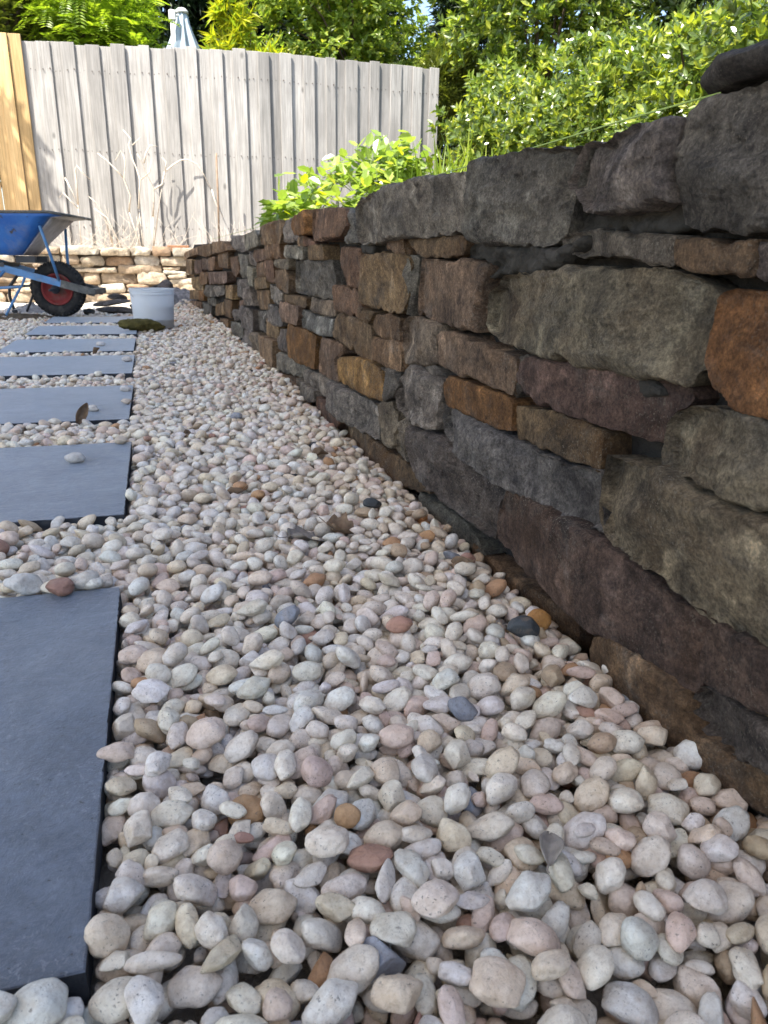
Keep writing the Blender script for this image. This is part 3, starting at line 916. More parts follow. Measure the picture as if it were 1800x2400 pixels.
NST = 220
CELL = 0.0025
class Stamp: pass
def rand_rot(rs, tilt):
    ax = rs.uniform(0, 2 * math.pi)
    t = abs(rs.normal(0, tilt))
    m = Matrix.Rotation(t, 3, Vector((math.cos(ax), math.sin(ax), 0))) @ Matrix.Rotation(rs.uniform(0, 2 * math.pi), 3, 'Z')
    return np.array(m)
stamps = []
rs = np.random.default_rng(3)
for i in range(NST):
    s = Stamp()
    L = float(np.clip(rs.normal(0.0121, 0.0036), 0.0062, 0.027))
    b = L * rs.uniform(0.50, 0.90); c = b * rs.uniform(0.56, 0.90)
    s.abc = (L, b, c)
    s.rot = rand_rot(rs, R(26) if i % 5 else R(60))
    S = s.rot @ np.diag([L * L, b * b, c * c]) @ s.rot.T
    iS = np.linalg.inv(S[:2, :2]); k = S[2, :2] @ iS; cz = S[2, 2] - k @ S[:2, 2]
    n = int(math.ceil(math.sqrt(max(S[0, 0], S[1, 1])) / CELL)) + 1
    g = np.arange(-n, n + 1) * CELL
    X, Y = np.meshgrid(g, g)
    q = iS[0, 0] * X * X + 2 * iS[0, 1] * X * Y + iS[1, 1] * Y * Y
    ok = q < 0.86
    hh = np.sqrt(np.maximum(0, cz * (1 - q)))
    mz = k[0] * X + k[1] * Y
    s.n = n
    s.ok = ok
    s.lo = np.where(ok, mz - hh, 1e3)
    s.hi = np.where(ok, mz + hh, -1e3)
    s.top = float(s.hi.max())
    s.chip = i % 4 == 0
    s.long = L / b > 1.4
    stamps.append(s)

X0, X1, Y0, Y1 = -1.5, 0.56, -0.25, 7.15
NX, NY = int((X1 - X0) / CELL), int((Y1 - Y0) / CELL)
gx = X0 + (np.arange(NX) + 0.5) * CELL; gy = Y0 + (np.arange(NY) + 0.5) * CELL
GX, GY = np.meshgrid(gx, gy)
wx_row = np.array([wall_x(y) for y in gy])
FILL = np.where(GY < 0.36, -0.043, np.where(GY < 2.6, -0.037, -0.027)) + 0.004 * (GX < -0.12)
HM = FILL + mound(GX, GY)
HM = HM.astype(np.float32)
FORB = GX > (wx_row[:, None] + 0.006)
HM[FORB] = 0.6
for xr, y0, y1 in SLABS:
    a0, a1 = int((xr - 0.6 - X0) / CELL), int((xr - X0) / CELL)
    b0, b1 = int((y0 - Y0) / CELL), int((y1 - Y0) / CELL)
    if b1 > 0:
        HM[max(0, b0):b1, a0:a1] = 0.0
BASE = FILL + mound(GX, GY)
placed = []     # x, y, z, stamp, colour index
rp = random.Random(11)

def allowed(x, y):
    if y > 3.4:
        lim = -1.45
    else:
        lim = -0.30 * y - 0.42
    if x < lim or x > wall_x(y) + 0.001:
        return False
    for xr, y0, y1 in SLABS:
        if xr - 0.6 - 0.004 < x < xr + 0.004 and y0 - 0.004 < y < y1 + 0.004:
            return False
    return True

def try_place(y_lo, y_hi, K, zlim, sz):
    best = None
    st = rp.choice(stamps)
    for _ in range(K * 3):
        x = rp.uniform(X0 + 0.04, 0.48); y = rp.uniform(y_lo, y_hi)
        if not allowed(x, y):
            continue
        ix = int((x - X0) / CELL); iy = int((y - Y0) / CELL)
        n = st.n
        if ix - n < 0 or iy - n < 0 or ix + n + 1 > NX or iy + n + 1 > NY:
            continue
        z = float((HM[iy - n:iy + n + 1, ix - n:ix + n + 1] - st.lo).max())
        zb = z - BASE[iy, ix]
        if best is None or zb < best[0]:
            best = (zb, x, y, z, ix, iy)
        K -= 1
        if K <= 0:
            break
    if best is None or best[0] > zlim:
        return False
    zb, x, y, z, ix, iy = best
    n = st.n
    z -= 0.0032
    sub = HM[iy - n:iy + n + 1, ix - n:ix + n + 1]
    np.maximum(sub, st.hi + z, out=sub)
    placed.append((x, y, z, st))
    return True

# dropped one by one on to the bed, each settling into the lowest of a few spots
bands = [(-0.2, 0.3, 4600, 7), (0.3, 0.9, 6200, 8), (0.9, 1.6, 6000, 7), (1.6, 2.6, 4900, 6), (2.6, 4.0, 2900, 5), (4.0, 5.6, 2300, 4), (5.6, 7.1, 1800, 4)]
for y0, y1, dens, K in bands:
    k = 0; tot = 900
    for _ in range(tot):
        k += allowed(rp.uniform(X0 + 0.04, 0.48), rp.uniform(y0, y1))
    area = (0.48 - X0 - 0.04) * (y1 - y0) * k / tot
    for _ in range(int(area * dens)):
        try_place(y0, y1, K, 0.062, 1.0)

# visibility of each pebble from the viewer's height
VIEW = (np.array(rg2), np.array(up2), np.array(fwd))
def project(p):
    v = np.array(p) - np.array([0, 0, EYE])
    zc = v @ VIEW[2]
    return 384 + 742.4 * (v @ VIEW[0]) / zc, 512 - 742.4 * (v @ VIEW[1]) / zc, zc
scores = []
tints = []
for i, (x, y, z, st) in enumerate(placed):
    n = st.n
    ix = int((x - X0) / CELL); iy = int((y - Y0) / CELL)
    sub = HM[iy - n:iy + n + 1, ix - n:ix + n + 1]
    vis = float(((st.hi + z) > sub - 0.0015)[st.ok].mean())
    px, py, zc = project((x, y, z))
    inf = zc > 0 and -5 < px < 773 and -5 < py < 1029
    scores.append(vis ** 1.0 * (st.abc[0] * st.abc[1]) / zc ** 2 if inf and vis > 0.35 else 0)
    near_wall = (wall_x(y) - x)
    pw = max(0.0, 1 - near_wall / 0.17)
    pr = P_OPEN * (1 - pw) + P_WALL * pw
    tints.append(int(rng.choice(9, p=pr)))
order = np.argsort(scores)[::-1]
single = set(int(i) for i in order[:292] if scores[i] > 0)

mesh_cache = {}
def stamp_verts(k, sub):
    key = (k, sub)
    if key in mesh_cache:
        return mesh_cache[key]
    st = stamps[k]
    V, F = ICO[sub]
    r2 = np.random.default_rng(k)
    off = r2.uniform(-40, 40, 3)
    amp = 0.15 + 0.09 * (k % 3 == 0)
    fa = np.array([1 + amp * noise.noise(Vector(p * 1.2 + off)) + 0.055 * noise.noise(Vector(p * 2.9 - off)) + (0.03 * noise.noise(Vector(p * 7 + off)) if st.chip else 0) for p in V])
    P = V * fa[:, None]
    for _ in range(r2.integers(2, 5) if not st.chip else 7):
        n = r2.normal(size=3); n /= np.linalg.norm(n)
        d = r2.uniform(0.68, 0.95) if not st.chip else r2.uniform(0.58, 0.85)
        s = P @ n
        P = P - np.maximum(0, s - d)[:, None] * n * (0.70 if not st.chip else 0.82)
    P = P * np.array(st.abc) * 1.04
    P = P @ st.rot.T
    mesh_cache[key] = (P, F)
    return P, F
sidx = {id(s): k for k, s in enumerate(stamps)}

single_mesh = {}
single_info = []
spec_used = {}
for i in single:
    x, y, z, st = placed[i]
    k = sidx[id(st)]
    if k not in single_mesh:
        P, F = stamp_verts(k, 3)
        single_mesh[k] = new_mesh('pebble', P, F, m_peb1)
    o = link('pebble', single_mesh[k], None, (x, y, z))
    cn = CNAMES[tints[i]]
    j = rng.uniform(0.86, 1.1)
    o.color = (*[min(0.8, c * j * rng.uniform(0.97, 1.03)) for c in CW[cn]], 1)
    px, py, zc = project((x, y, z))
    shp = 'chipped' if st.chip else ('long' if st.long else 'round')
    szw = 'large' if st.abc[0] > 0.0165 else ('small' if st.abc[0] < 0.0125 else 'medium')
    row_ = 'at the bottom edge' if py > 930 else ('in the lower foreground' if py > 830 else ('in the middle foreground' if py > 730 else 'farther up the gravel'))
    colw = 'beside the slab' if px < 190 else ('left of centre' if px < 370 else ('right of centre' if px < 560 else 'towards the wall'))
    single_info.append((o, x, y, cn, f'{szw} {shp} {cn} pebble {row_}, {colw}'))
from collections import defaultdict
by_lab = defaultdict(list)
for q in single_info:
    by_lab[q[4]].append(q)
for lab, qs in by_lab.items():
    for o, x, y, cn, _ in qs:
        l2 = lab
        if len(qs) > 1:
            nb = sorted(((x - a) ** 2 + (y - b) ** 2, c) for p, a, b, c, _l in single_info if p is not o)
            c1, c2 = nb[0][1], nb[1][1]
            l2 = lab.replace(' in the ', ' in ').replace(' at the ', ' at ').replace(' up the gravel', ' up').replace('cool white', 'bluish-white') + f', touching {c1} and {c2} ones'.replace('cool white', 'bluish-white')
        tag(o, l2, 'pebble', 'pebbles of the near gravel')
by_lab = defaultdict(list)
for o, x, y, cn, _ in single_info:
    by_lab[o['label']].append((project((x, y, 0))[0], o))
for lab, qs in by_lab.items():
    if len(qs) in (2, 3):
        for (px, o), w_ in zip(sorted(qs, key=lambda q: q[0]), ('left', 'right') if len(qs) == 2 else ('left', 'middle', 'right')):
            o['label'] = (w_ + ' ' + lab).replace(' the slab', ' slab').replace(' the wall', ' wall')

# every other pebble: real stones too, one object per depth range is not needed - all in one
allV, allF, allC = [], [], []
nv = 0
for i, (x, y, z, st) in enumerate(placed):
    if i in single:
        continue
    sub = 3 if y < 0.62 else (2 if y < 2.5 else 1)
    px, py, zc = project((x, y, z))
    if not (zc > 0 and -40 < px < 808 and py < 1090):
        sub = 1 if sub < 3 else 2
    P, F = stamp_verts(sidx[id(st)], sub)
    allV.append(P + np.array([x, y, z])); allF.append(F + nv); nv += len(P)
    c = np.array(CW[CNAMES[tints[i]]]) * rng.uniform(0.86, 1.1) * rng.uniform(0.97, 1.03, 3)
    allC.append(np.repeat(np.append(np.clip(c, 0, 0.8), 1)[None], len(P), 0))
V = np.vstack(allV); F = np.vstack(allF); Cc = np.vstack(allC).astype(np.float32)
me = new_mesh('pebbles', V, F, m_peb2)
at = me.attributes.new('tint', 'FLOAT_COLOR', 'POINT')
at.data.foreach_set('color', Cc.ravel())
grav = link('pebble_gravel', me)
grav['kind'] = 'stuff'
grav['label'] = 'white and cream pebble gravel filling the strip between the slabs and the wall'
print('PEBBLES', len(placed), 'tris', len(F))

# pebbles and chips with a place of their own
def own_pebble(label, loc, abc, colr, seed, chip=2, sub=3, rot=0.0):
    me = rock_mesh('pebble', *abc, seed, sub, m_peb1, chip, 0.16, (0.5, 0.85) if chip > 4 else (0.62, 0.92), 0.06 if chip > 4 else 0.15)
    o = link('pebble', me, None, loc, (0.1, 0.05, rot))
    o.color = (*colr, 1)
    return tag(o, label, 'pebble')
own_pebble('white pebble lying alone in the middle of the second slab', (-0.188, 1.672, 0.0105), (.021, .015, .0115), (.52, .50, .47), 1)
own_pebble('small cream pebble on the far right corner of the second slab', (-0.10, 1.83, 0.009), (.016, .012, .010), (.52, .44, .35), 2)
own_pebble('rough reddish brown porous pebble on the far edge of the nearest big slab', (-0.146, 0.968, 0.0115), (.0175, .015, .0125), (.30, .17, .13), 3, 6)
own_pebble('pale chipped pebble on the slab far edge, left of the reddish porous one', (-0.190, 0.985, 0.013), (.024, .017, .0135), (.58, .56, .52), 4, 5)
own_pebble('pale chipped pebble on the far edge of the nearest slab, right of the reddish one', (-0.118, 0.986, 0.0125), (.022, .015, .013), (.57, .53, .47), 5, 6)
own_pebble('white pebble on the third slab just right of the brown leaf', (-0.190, 2.265, 0.009), (.018, .013, .010), (.57, .54, .50), 6)
own_pebble('cream pebble on the right side of the third slab, nearer one of two', (-0.103, 2.36, 0.008), (.016, .012, .009), (.50, .43, .36), 7)
own_pebble('white pebble on the right side of the third slab, farther one of two', (-0.112, 2.60, 0.009), (.018, .012, .010), (.58, .55, .52), 8)
own_pebble('white pebble on the right part of the fourth slab', (-0.128, 3.38, 0.011), (.022, .015, .012), (.58, .55, .52), 9)
own_pebble('white pebble on the narrow fifth slab', (-0.27, 4.02, 0.010), (.022, .015, .012), (.58, .55, .52), 10)
def surf(x, y, r=0.010):
    ix = int((x - X0) / CELL); iy = int((y - Y0) / CELL); n = int(r / CELL)
    return float(np.median(HM[iy - n:iy + n + 1, ix - n:ix + n + 1]))
o = own_pebble('charcoal angular stone among pale pebbles near the wall foot', (0.397, 0.722, surf(0.397, 0.722) + 0.006), (.021, .018, .016), (.055, .062, .068), 11, 7)
o = own_pebble('blue grey pebble darker than its white neighbours in the near gravel', (0.108, 0.352, surf(0.108, 0.352) + 0.002), (.019, .015, .013), (.33, .345, .38), 12, 5)
o = own_pebble('small dark charcoal chip beside the dry leaf near the wall', (0.352, 1.235, surf(0.352, 1.235) + 0.004), (.017, .013, .010), (.05, .057, .06), 13, 7)
o = own_pebble('flat dark chip lying far out on the pale gravel', (0.245, 1.487, surf(0.245, 1.487) + 0.002), (.020, .010, .004), (.03, .03, .032), 14, 5)
o = own_pebble('bright orange pebble resting against the wall foot', (0.432, 1.19, surf(0.40, 1.19) + 0.008), (.022, .012, .012), (.42, .19, .07), 15, 2, 3, 1.3)
o = own_pebble('rusty orange pebble beside the charcoal stone', (0.43, 0.745, surf(0.42, 0.745) + 0.009), (.017, .014, .013), (.40, .20, .06), 16, 2)

# ------------------------------------------------------------------ dry leaves
m_dry = simple('dry_leaf', (0.16, 0.105, 0.065), 0.8, 0.3, var=0.45, scale=60, bmp=0.5, bscale=160, bdist=0.002)
m_dry2 = simple('grey_dry_leaf', (0.26, 0.225, 0.19), 0.8, 0.3, var=0.4, scale=60, bmp=0.5, bscale=160, bdist=0.002)
def dry_leaf(label, loc, L, W, curl, rot, mat, seed, lobes=0.0):
    n, m_ = 16, 9
    V = []
    for i in range(n):
        t = i / (n - 1)
        w = W * (math.sin(math.pi * min(1, t * 0.93 + 0.05)) ** 0.8) * (1 + lobes * math.sin(t * 17))
        for j in range(m_):
            s = j / (m_ - 1) * 2 - 1
            x = (t - 0.5) * L; y = s * w
            z = curl * (abs(s) ** 1.6) * w * 2.2 + 0.14 * L * math.sin(t * 3 + seed) + 0.10 * L * noise.noise(Vector((t * 4, s * 2, seed)))
            V.append((x, y * (1 - 0.3 * abs(curl) * abs(s)), z))
    F = []
    for i in range(n - 1):
        for j in range(m_ - 1):
            a = i * m_ + j
            F.append((a, a + m_, a + m_ + 1, a + 1))
    o = link('dry_leaf', new_mesh('dry_leaf', V, F, mat), None, loc, rot)
    sm = o.modifiers.new('thickness', 'SOLIDIFY'); sm.thickness = 0.0005
    mb = MB()
    mb.tube([(-L * 0.5, 0, 0.1 * L * math.sin(seed)), (-L * 0.7, 0.03 * L, 0.1 * L), (-L * 0.82, 0.0, 0.2 * L)], 0.0008, 5)
    mb.build('stalk', mat, o)
    return tag(o, label, 'leaf')
dry_leaf('brown dry leaf standing on its edge against the front of the third slab', (-0.206, 2.118, 0.022), 0.062, 0.016, 0.5, (R(70), R(-62), R(20)), m_dry, 1.0)
dry_leaf('curled grey dry leaf, largest one lying on the gravel below the wall', (0.215, 1.112, surf(0.215, 1.112) + 0.012), 0.085, 0.030, 0.12, (R(4), R(2), R(25)), m_dry2, 2.0, 0.25)
dry_leaf('curled brown dry leaf overlapping the big grey leaf on the gravel', (0.268, 1.128, surf(0.268, 1.128) + 0.015), 0.05, 0.020, 0.55, (R(12), R(8), R(-40)), m_dry, 3.0, 0.2)
dry_leaf('shrivelled grey brown leaf wedged between near pebbles at lower right', (0.252, 0.39, surf(0.252, 0.39) + 0.008), 0.028, 0.010, 0.35, (R(6), R(-14), R(60)), m_dry2, 0.4)
for i, (x, y, L_, w_) in enumerate(((0.335, 1.62, .045, 'beside the wall foot, well beyond the big grey leaf'), (0.06, 1.95, .040, 'out on the middle of the gravel strip'), (0.30, 2.35, .05, 'near the wall under the yellow stone'), (0.40, 0.93, .032, 'at the wall foot below the purple stone'), (0.12, 1.38, .034, 'left of the big grey leaf'))):
    dry_leaf(f'small brown leaf scrap {w_}', (x, y, surf(x, y) + 0.004), L_, L_ * 0.3, 0.45, (R(10 + 9 * i), R(-12 + 7 * i), R(40 * i)), m_dry, 6.0 + i)
dry_leaf('tiny dark brown leaf scrap on the gravel in front of the fifth slab', (-0.27, 3.72, 0.004), 0.045, 0.014, 0.6, (R(30), R(-40), R(10)), m_dry, 5.0)

# ================================================================== FAR STONE WALL
FAR_Y = 8.62
low = thing('stone_wall', 'low sunlit wall of stacked pale sandstone pieces in front of the paling fence', 'wall', (0, FAR_Y, 0))
PALF = [(.54, .46, .35), (.48, .38, .27), (.56, .52, .45), (.52, .42, .31), (.38, .27, .18), (.55, .50, .41)]
rr = random.Random(21)
z = -0.03
rows = [0.10, 0.085, 0.11, 0.075, 0.10, 0.085]
def low_stone(poly, last):
    V, F = stone_shape(poly, 0.030, 1.3, 0.008, 0.24 if last else 0.16, rr.randrange(99999))
    V[:, 2] += rr.uniform(-0.025, 0.04) + (0.025 if last else 0)
    W = np.stack([V[:, 0], FAR_Y - V[:, 2], V[:, 1]], -1)
    c = W.mean(0)
    F = [f[::-1] for f in F]
    o = link('stone', new_mesh('stone', W - c, F, m_pale_stone), low, Vector(c) - low.location)
    p = rr.choice(PALF); t = rr.uniform(0.75, 1.2)
    o.color = (*[min(.72, 1.15 * q * t) for q in p], rr.uniform(0.0, 0.4))
for ri, hgt in enumerate(rows):
    x = -3.6 + rr.uniform(0, 0.2)
    last = ri == len(rows) - 1
    while x < 3.2:
        w = rr.uniform(0.16, 0.46) * (1.25 if last else 1)
        k = lambda a=0.016: rr.uniform(-a, a)
        th = hgt + k(0.014)
        zz = z + k(0.006)
        def block(xa, xb, za, zb):
            h_ = zb - za
            sl_ = rr.uniform(-.010, .010)
            low_stone([(xa + .006 + abs(k()), za + .003 + k(.003)), (xa + (xb - xa) * rr.uniform(.35, .65), za + .001 + k(.004)), (xb - .006 - abs(k()), za + .003 + k(.003)), (xb - .002, za + h_ * rr.uniform(.3, .7)),
                       (xb - .004 - abs(k(.03)), zb - .004 + k(.005) + sl_), (xa + (xb - xa) * rr.uniform(.35, .65), zb - .001 + k(.005)), (xa + .004 + abs(k(.03)), zb - .004 + k(.005) - sl_), (xa + .002, za + h_ * rr.uniform(.3, .7))], last)
        q_ = rr.random()
        if q_ < 0.30 and not last:
            zm = zz + th * rr.uniform(.4, .6)
            block(x, x + w, zz, zm); block(x, x + w * rr.uniform(.5, .7), zm, zz + th)
        else:
            block(x, x + w, zz, zz + th)
        x += w + 0.004
    z += hgt
mb = MB(); mb.box(-3.6, 3.2, 0.045, 0.22, -0.05, 0.49)
mb.build('rubble_core', simple('rubble', (0.16, 0.12, 0.085), 0.95, 0.1, var=0.4, scale=8, bmp=1.0, bscale=20, bdist=0.03), low)

# ================================================================== FENCE
def fence_y(x):
    return 9.36 - 0.16 * (x + 1) if x < 1.2 else 9.008
EDGES = [(-1.059, 2.499), (-0.815, 2.496), (-0.581, 2.489), (-0.337, 2.486), (-0.085, 2.488), (0.156, 2.493), (0.411, 2.498), (0.63, 2.501), (0.889, 2.505), (1.125, 2.506), (1.366, 2.507), (1.603, 2.51), (1.853, 2.512), (2.089, 2.512), (2.338, 2.509), (2.587, 2.503), (2.845, 2.501), (3.087, 2.499), (3.287, 2.498)]
m_old = wood_material('weathered_paling', (0.295, 0.28, 0.258), (0.455, 0.435, 0.405))
m_new = wood_material('new_pine', (0.60, 0.39, 0.17), (0.74, 0.53, 0.28), False)
fence = thing('paling_fence', 'tall fence of overlapping weathered grey timber palings behind the low stone wall', 'fence', (1.1, 9.1, 0.35))
fence2 = thing('paling_fence', 'short run of new yellow pine palings at the left end of the grey fence', 'fence', (-1.4, 9.4, 0.35))
rr = random.Random(31)
def paling(parent, xa, xb, z0, z1, off, th, mat, lean=0.0, name='paling'):
    ya, yb = fence_y(xa), fence_y(xb)
    d = Vector((xb - xa, yb - ya, 0)).normalized(); n = Vector((d.y, -d.x, 0))
    w = math.hypot(xb - xa, yb - ya)
    mb = MB()
    mb.bbox(0, w, 0, th, z0 - 1.4, z1 - 1.4, 0.003)
    # cupping and slight bow
    me_v = [(x, y, z_) for x, y, z_ in mb.v]
    org = Vector((xa, ya, 1.4)) + n * (off + th)
    o = mb.build(name, mat, parent)
    o.location = org - Vector(parent.location)
    o.rotation_euler = (rr.uniform(-.003, .003), lean + rr.uniform(-.002, .002), math.atan2(d.y, d.x))
    return o
for i in range(len(EDGES) - 1):
    (xa, za), (xb, zb) = EDGES[i], EDGES[i + 1]
    w = xb - xa
    m_ = xa + w * rr.uniform(0.42, 0.58)
    paling(fence, xa - 0.03, m_ + 0.035, 0.40, za + rr.uniform(-.016, .004), 0.0, 0.016, m_old)
    paling(fence, m_, xb, 0.40, (za + zb) / 2 + rr.uniform(-.012, .012), 0.016 + rr.uniform(0, .012), 0.018, m_old)
for i in range(16):
    xa = -1.075 - 0.125 * (i + 1); xb = xa + 0.121
    paling(fence2, xa, xb, 0.40, 2.535 + rr.uniform(-.01, .01) - (0.0 if i else 0.0), 0.03 + (0.02 if i % 2 else 0), 0.019, m_new)
mb = MB()
for zz in (0.7, 1.5, 2.25):
    mb.box(-2.25, 1.2, 0.02, 0.06, zz - .9, zz - .83)
for f_, xs in ((fence, (-1.05, 1.19)),):
    for zz in (0.7, 1.45, 2.2):
        for (xa, xb) in ((-1.0, 1.2), (1.2, 3.28)):
            ya, yb = fence_y(xa) + 0.002, fence_y(xb) + 0.002
            mb2 = MB()
            mb2.v = [(xa, ya + .004, zz), (xb, yb + .004, zz), (xb, yb + .045, zz), (xa, ya + .045, zz), (xa, ya + .004, zz + .07), (xb, yb + .004, zz + .07), (xb, yb + .045, zz + .07), (xa, ya + .045, zz + .07)]
            mb2.f = [(0, 1, 2, 3)[::-1], (4, 5, 6, 7), (0, 1, 5, 4), (1, 2, 6, 5), (2, 3, 7, 6), (3, 0, 4, 7)]
            l = f_.location
            mb2.v = [(a - l.x, b_ - l.y, c_ - l.z) for a, b_, c_ in mb2.v]
            mb2.build('rail', m_old, f_)

nails = MB()
for i in range(len(EDGES) - 1):
    (xa, za), (xb, zb) = EDGES[i], EDGES[i + 1]
    for zz in (0.74, 1.49, 2.24):
        for fx in (0.12, 0.30, 0.62, 0.90):
            x = xa + (xb - xa) * fx
            yy = fence_y(x) - (0.0185 if fx < 0.4 else 0.036) - 0.014 * (fx > 0.4)
            l = fence.location
            nails.tube([(x - l.x, yy - l.y, zz + rr.uniform(-.015, .015) - l.z), (x - l.x, yy + 0.03 - l.y, zz - l.z)], 0.0045, 6)
o = nails.build('nails', simple('rusty_nail', (0.06, 0.035, 0.025), 0.8, 0.3), fence)
o['kind'] = 'stuff'
# ================================================================== WHEELBARROW
m_blue = simple('blue_paint', (0.012, 0.062, 0.30), 0.45, 0.5, var=0.3, scale=7, bmp=0.2, bscale=30, c2=(0.035, 0.075, 0.20))
def blue_worn():
    m, nt, b = mat_new('scuffed_blue_paint')
    v, _ = coords(nt, False)
    f = noise_n(nt, v, 5, 9, 0.7)
    c = ramp(nt, f, [(0.35, (0.016, 0.098, 0.38)), (0.7, (0.040, 0.175, 0.50))])
    r = ramp(nt, noise_n(nt, v, 13, 8, 0.6), [(0.64, g3(0)), (0.70, g3(1))])
    c = mix(nt, r, c, (0.030, 0.026, 0.024))
    d = ramp(nt, noise_n(nt, v, 4, 10, 0.75, 0.5), [(0.50, g3(0)), (0.72, g3(1))])
    c = mix(nt, mathn(nt, 'MULTIPLY', d, 0.55), c, (0.26, 0.25, 0.24))
    nt.links.new(c, b.inputs['Base Color'])
    b.inputs['Roughness'].default_value = 0.5
    return m
m_bw = blue_worn()
m_lb = simple('pale_blue_paint', (0.080, 0.21, 0.42), 0.5, 0.5, var=0.25, scale=14, c2=(0.16, 0.20, 0.25))
m_bounce_mortar = simple('bounce_pale_mortar', (0.56, 0.51, 0.52), 0.9, 0.2, var=0.2, scale=16, bmp=0.7, bscale=50, c2=(0.44, 0.39, 0.39))  # tray front: mortar crust, paled further to paint in light bounced off the yard
m_rim = simple('worn_steel', (0.075, 0.075, 0.07), 0.55, 0.5, var=0.5, scale=20, c2=(0.22, 0.20, 0.17), bmp=0.4)
m_rubber = simple('rubber', (0.022, 0.021, 0.021), 0.85, 0.3, var=0.4, scale=30, c2=(0.055, 0.05, 0.045))
m_red = simple('red_rim_paint', (0.19, 0.018, 0.016), 0.6, 0.4, var=0.35, scale=14, c2=(0.13, 0.07, 0.05))
m_dark = simple('dark_steel', (0.03, 0.032, 0.04), 0.6, 0.5, var=0.3, scale=20)
wb = thing('wheelbarrow', 'blue steel wheelbarrow with a red wheel parked on the gravel at the left edge', 'wheelbarrow', (-0.66, 6.10, 0.0), -R(11))

def ring_pts(xa, xb, hw, z, r=0.08, n=8, dz=lambda x: 0.0):
    pts = []
    for (cx, cy, a0) in ((xb - r, hw - r, 0), (xa + r, hw - r, 90), (xa + r, -hw + r, 180), (xb - r, -hw + r, 270)):
        for k in range(n):
            a = R(a0 + 90 * k / (n - 1))
            x = cx + r * math.cos(a)
            pts.append((x, cy + r * math.sin(a), z + dz(x)))
    return pts
flare = lambda x: 0.022 * max(0, (x + 0.3) / 0.4) - 0.03 * max(0, (x - 0.07) / 0.15)
rings = [ring_pts(-0.86, -0.16, 0.20, 0.425, 0.07), ring_pts(-0.90, -0.105, 0.225, 0.48, 0.08), ring_pts(-0.97, 0.02, 0.29, 0.602, 0.10),
         ring_pts(-1.0, 0.095, 0.325, 0.662, 0.11, 8, lambda x: 0.010 * max(0, (x + .3) / .4)), ring_pts(-1.015, 0.215, 0.335, 0.684, 0.12, 8, flare)]
k = len(rings[0])
V = [p for r_ in rings for p in r_]
Fs, Ff, Fl = [], [], []
for i in range(len(rings) - 1):
    for j in range(k):
        j2 = (j + 1) % k
        f = (i * k + j, i * k + j2, (i + 1) * k + j2, (i + 1) * k + j)
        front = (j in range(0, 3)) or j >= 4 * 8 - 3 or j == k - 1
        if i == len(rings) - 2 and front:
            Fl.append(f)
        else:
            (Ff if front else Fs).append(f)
Fs.append(tuple(range(k))[::-1])
def sub_mesh(F):
    ids = sorted({i for f in F for i in f}); mp = {a: b for b, a in enumerate(ids)}
    return [V[i] for i in ids], [tuple(mp[i] for i in f) for f in F]
for nm, F_, mt in (('tray', Fs, m_bw), ('tray_front', Ff, m_bounce_mortar), ('tray_lip', Fl, m_rim)):
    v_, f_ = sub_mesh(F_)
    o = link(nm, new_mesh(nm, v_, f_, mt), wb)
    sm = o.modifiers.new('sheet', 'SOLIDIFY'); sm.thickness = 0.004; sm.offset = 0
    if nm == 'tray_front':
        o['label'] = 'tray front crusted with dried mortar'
mb = MB()
top = rings[-1]
mb.tube(top + [top[0]], 0.010, 6, False)
mb.build('tray_rim', m_rim, wb, smooth=True)
# wheel
wh = MB()
prof = []
for a in range(0, 361, 20):
    t = R(a)
    prof.append((0.147 + 0.046 * math.cos(t), 0.048 * math.sin(t)))
wh.lathe(prof, 48, 'y', (0, 0, 0.193))
for i in range(44):
    a = 2 * math.pi * i / 44
    for s in (-1, 1):
        ca, sa = math.cos(a + s * 0.03), math.sin(a + s * 0.03)
        c_ = Vector((0.189 * ca, s * 0.022, 0.193 + 0.189 * sa))
        t = Vector((-sa, 0, ca)) * 0.0065; rdl = Vector((ca, 0, sa)) * 0.008; lat = Vector((0, s * 0.017, 0))
        vs = []
        for q in (-1, 1):
            for w_ in (-1, 1):
                for e in (-1, 1):
                    vs.append(c_ + t * q + rdl * w_ - (Vector((ca, 0, sa)) * 0.010 if e * 1 > 0 else Vector()) + lat * e)
        wh.add(vs, [(0, 1, 3, 2), (4, 6, 7, 5), (0, 4, 5, 1), (2, 3, 7, 6), (0, 2, 6, 4), (1, 5, 7, 3)])
tyre = wh.build('tyre', m_rubber, wb, smooth=True)
rm = MB()
rm.lathe([(0.0, -0.018), (0.03, -0.018), (0.045, -0.010), (0.075, -0.012), (0.095, -0.030), (0.108, -0.040), (0.112, -0.036), (0.112, 0.036), (0.108, 0.040), (0.095, 0.03), (0.075, 0.012), (0.045, 0.010), (0.03, 0.018), (0, 0.018)], 40, 'y', (0, 0, 0.193))
rm.build('wheel_rim', m_red, tyre, smooth=True)
hb = MB()
hb.tube([(0, -0.075, 0.193), (0, 0.075, 0.193)], 0.018, 12)
hb.tube([(0, -0.085, 0.193), (0, -0.066, 0.193)], 0.030, 12)
hb.tube([(0, 0.066, 0.193), (0, 0.085, 0.193)], 0.030, 12)
hb.tube([(0, -0.20, 0.193), (0, 0.20, 0.193)], 0.009, 8)
hb.build('axle', m_dark, wb, smooth=True)
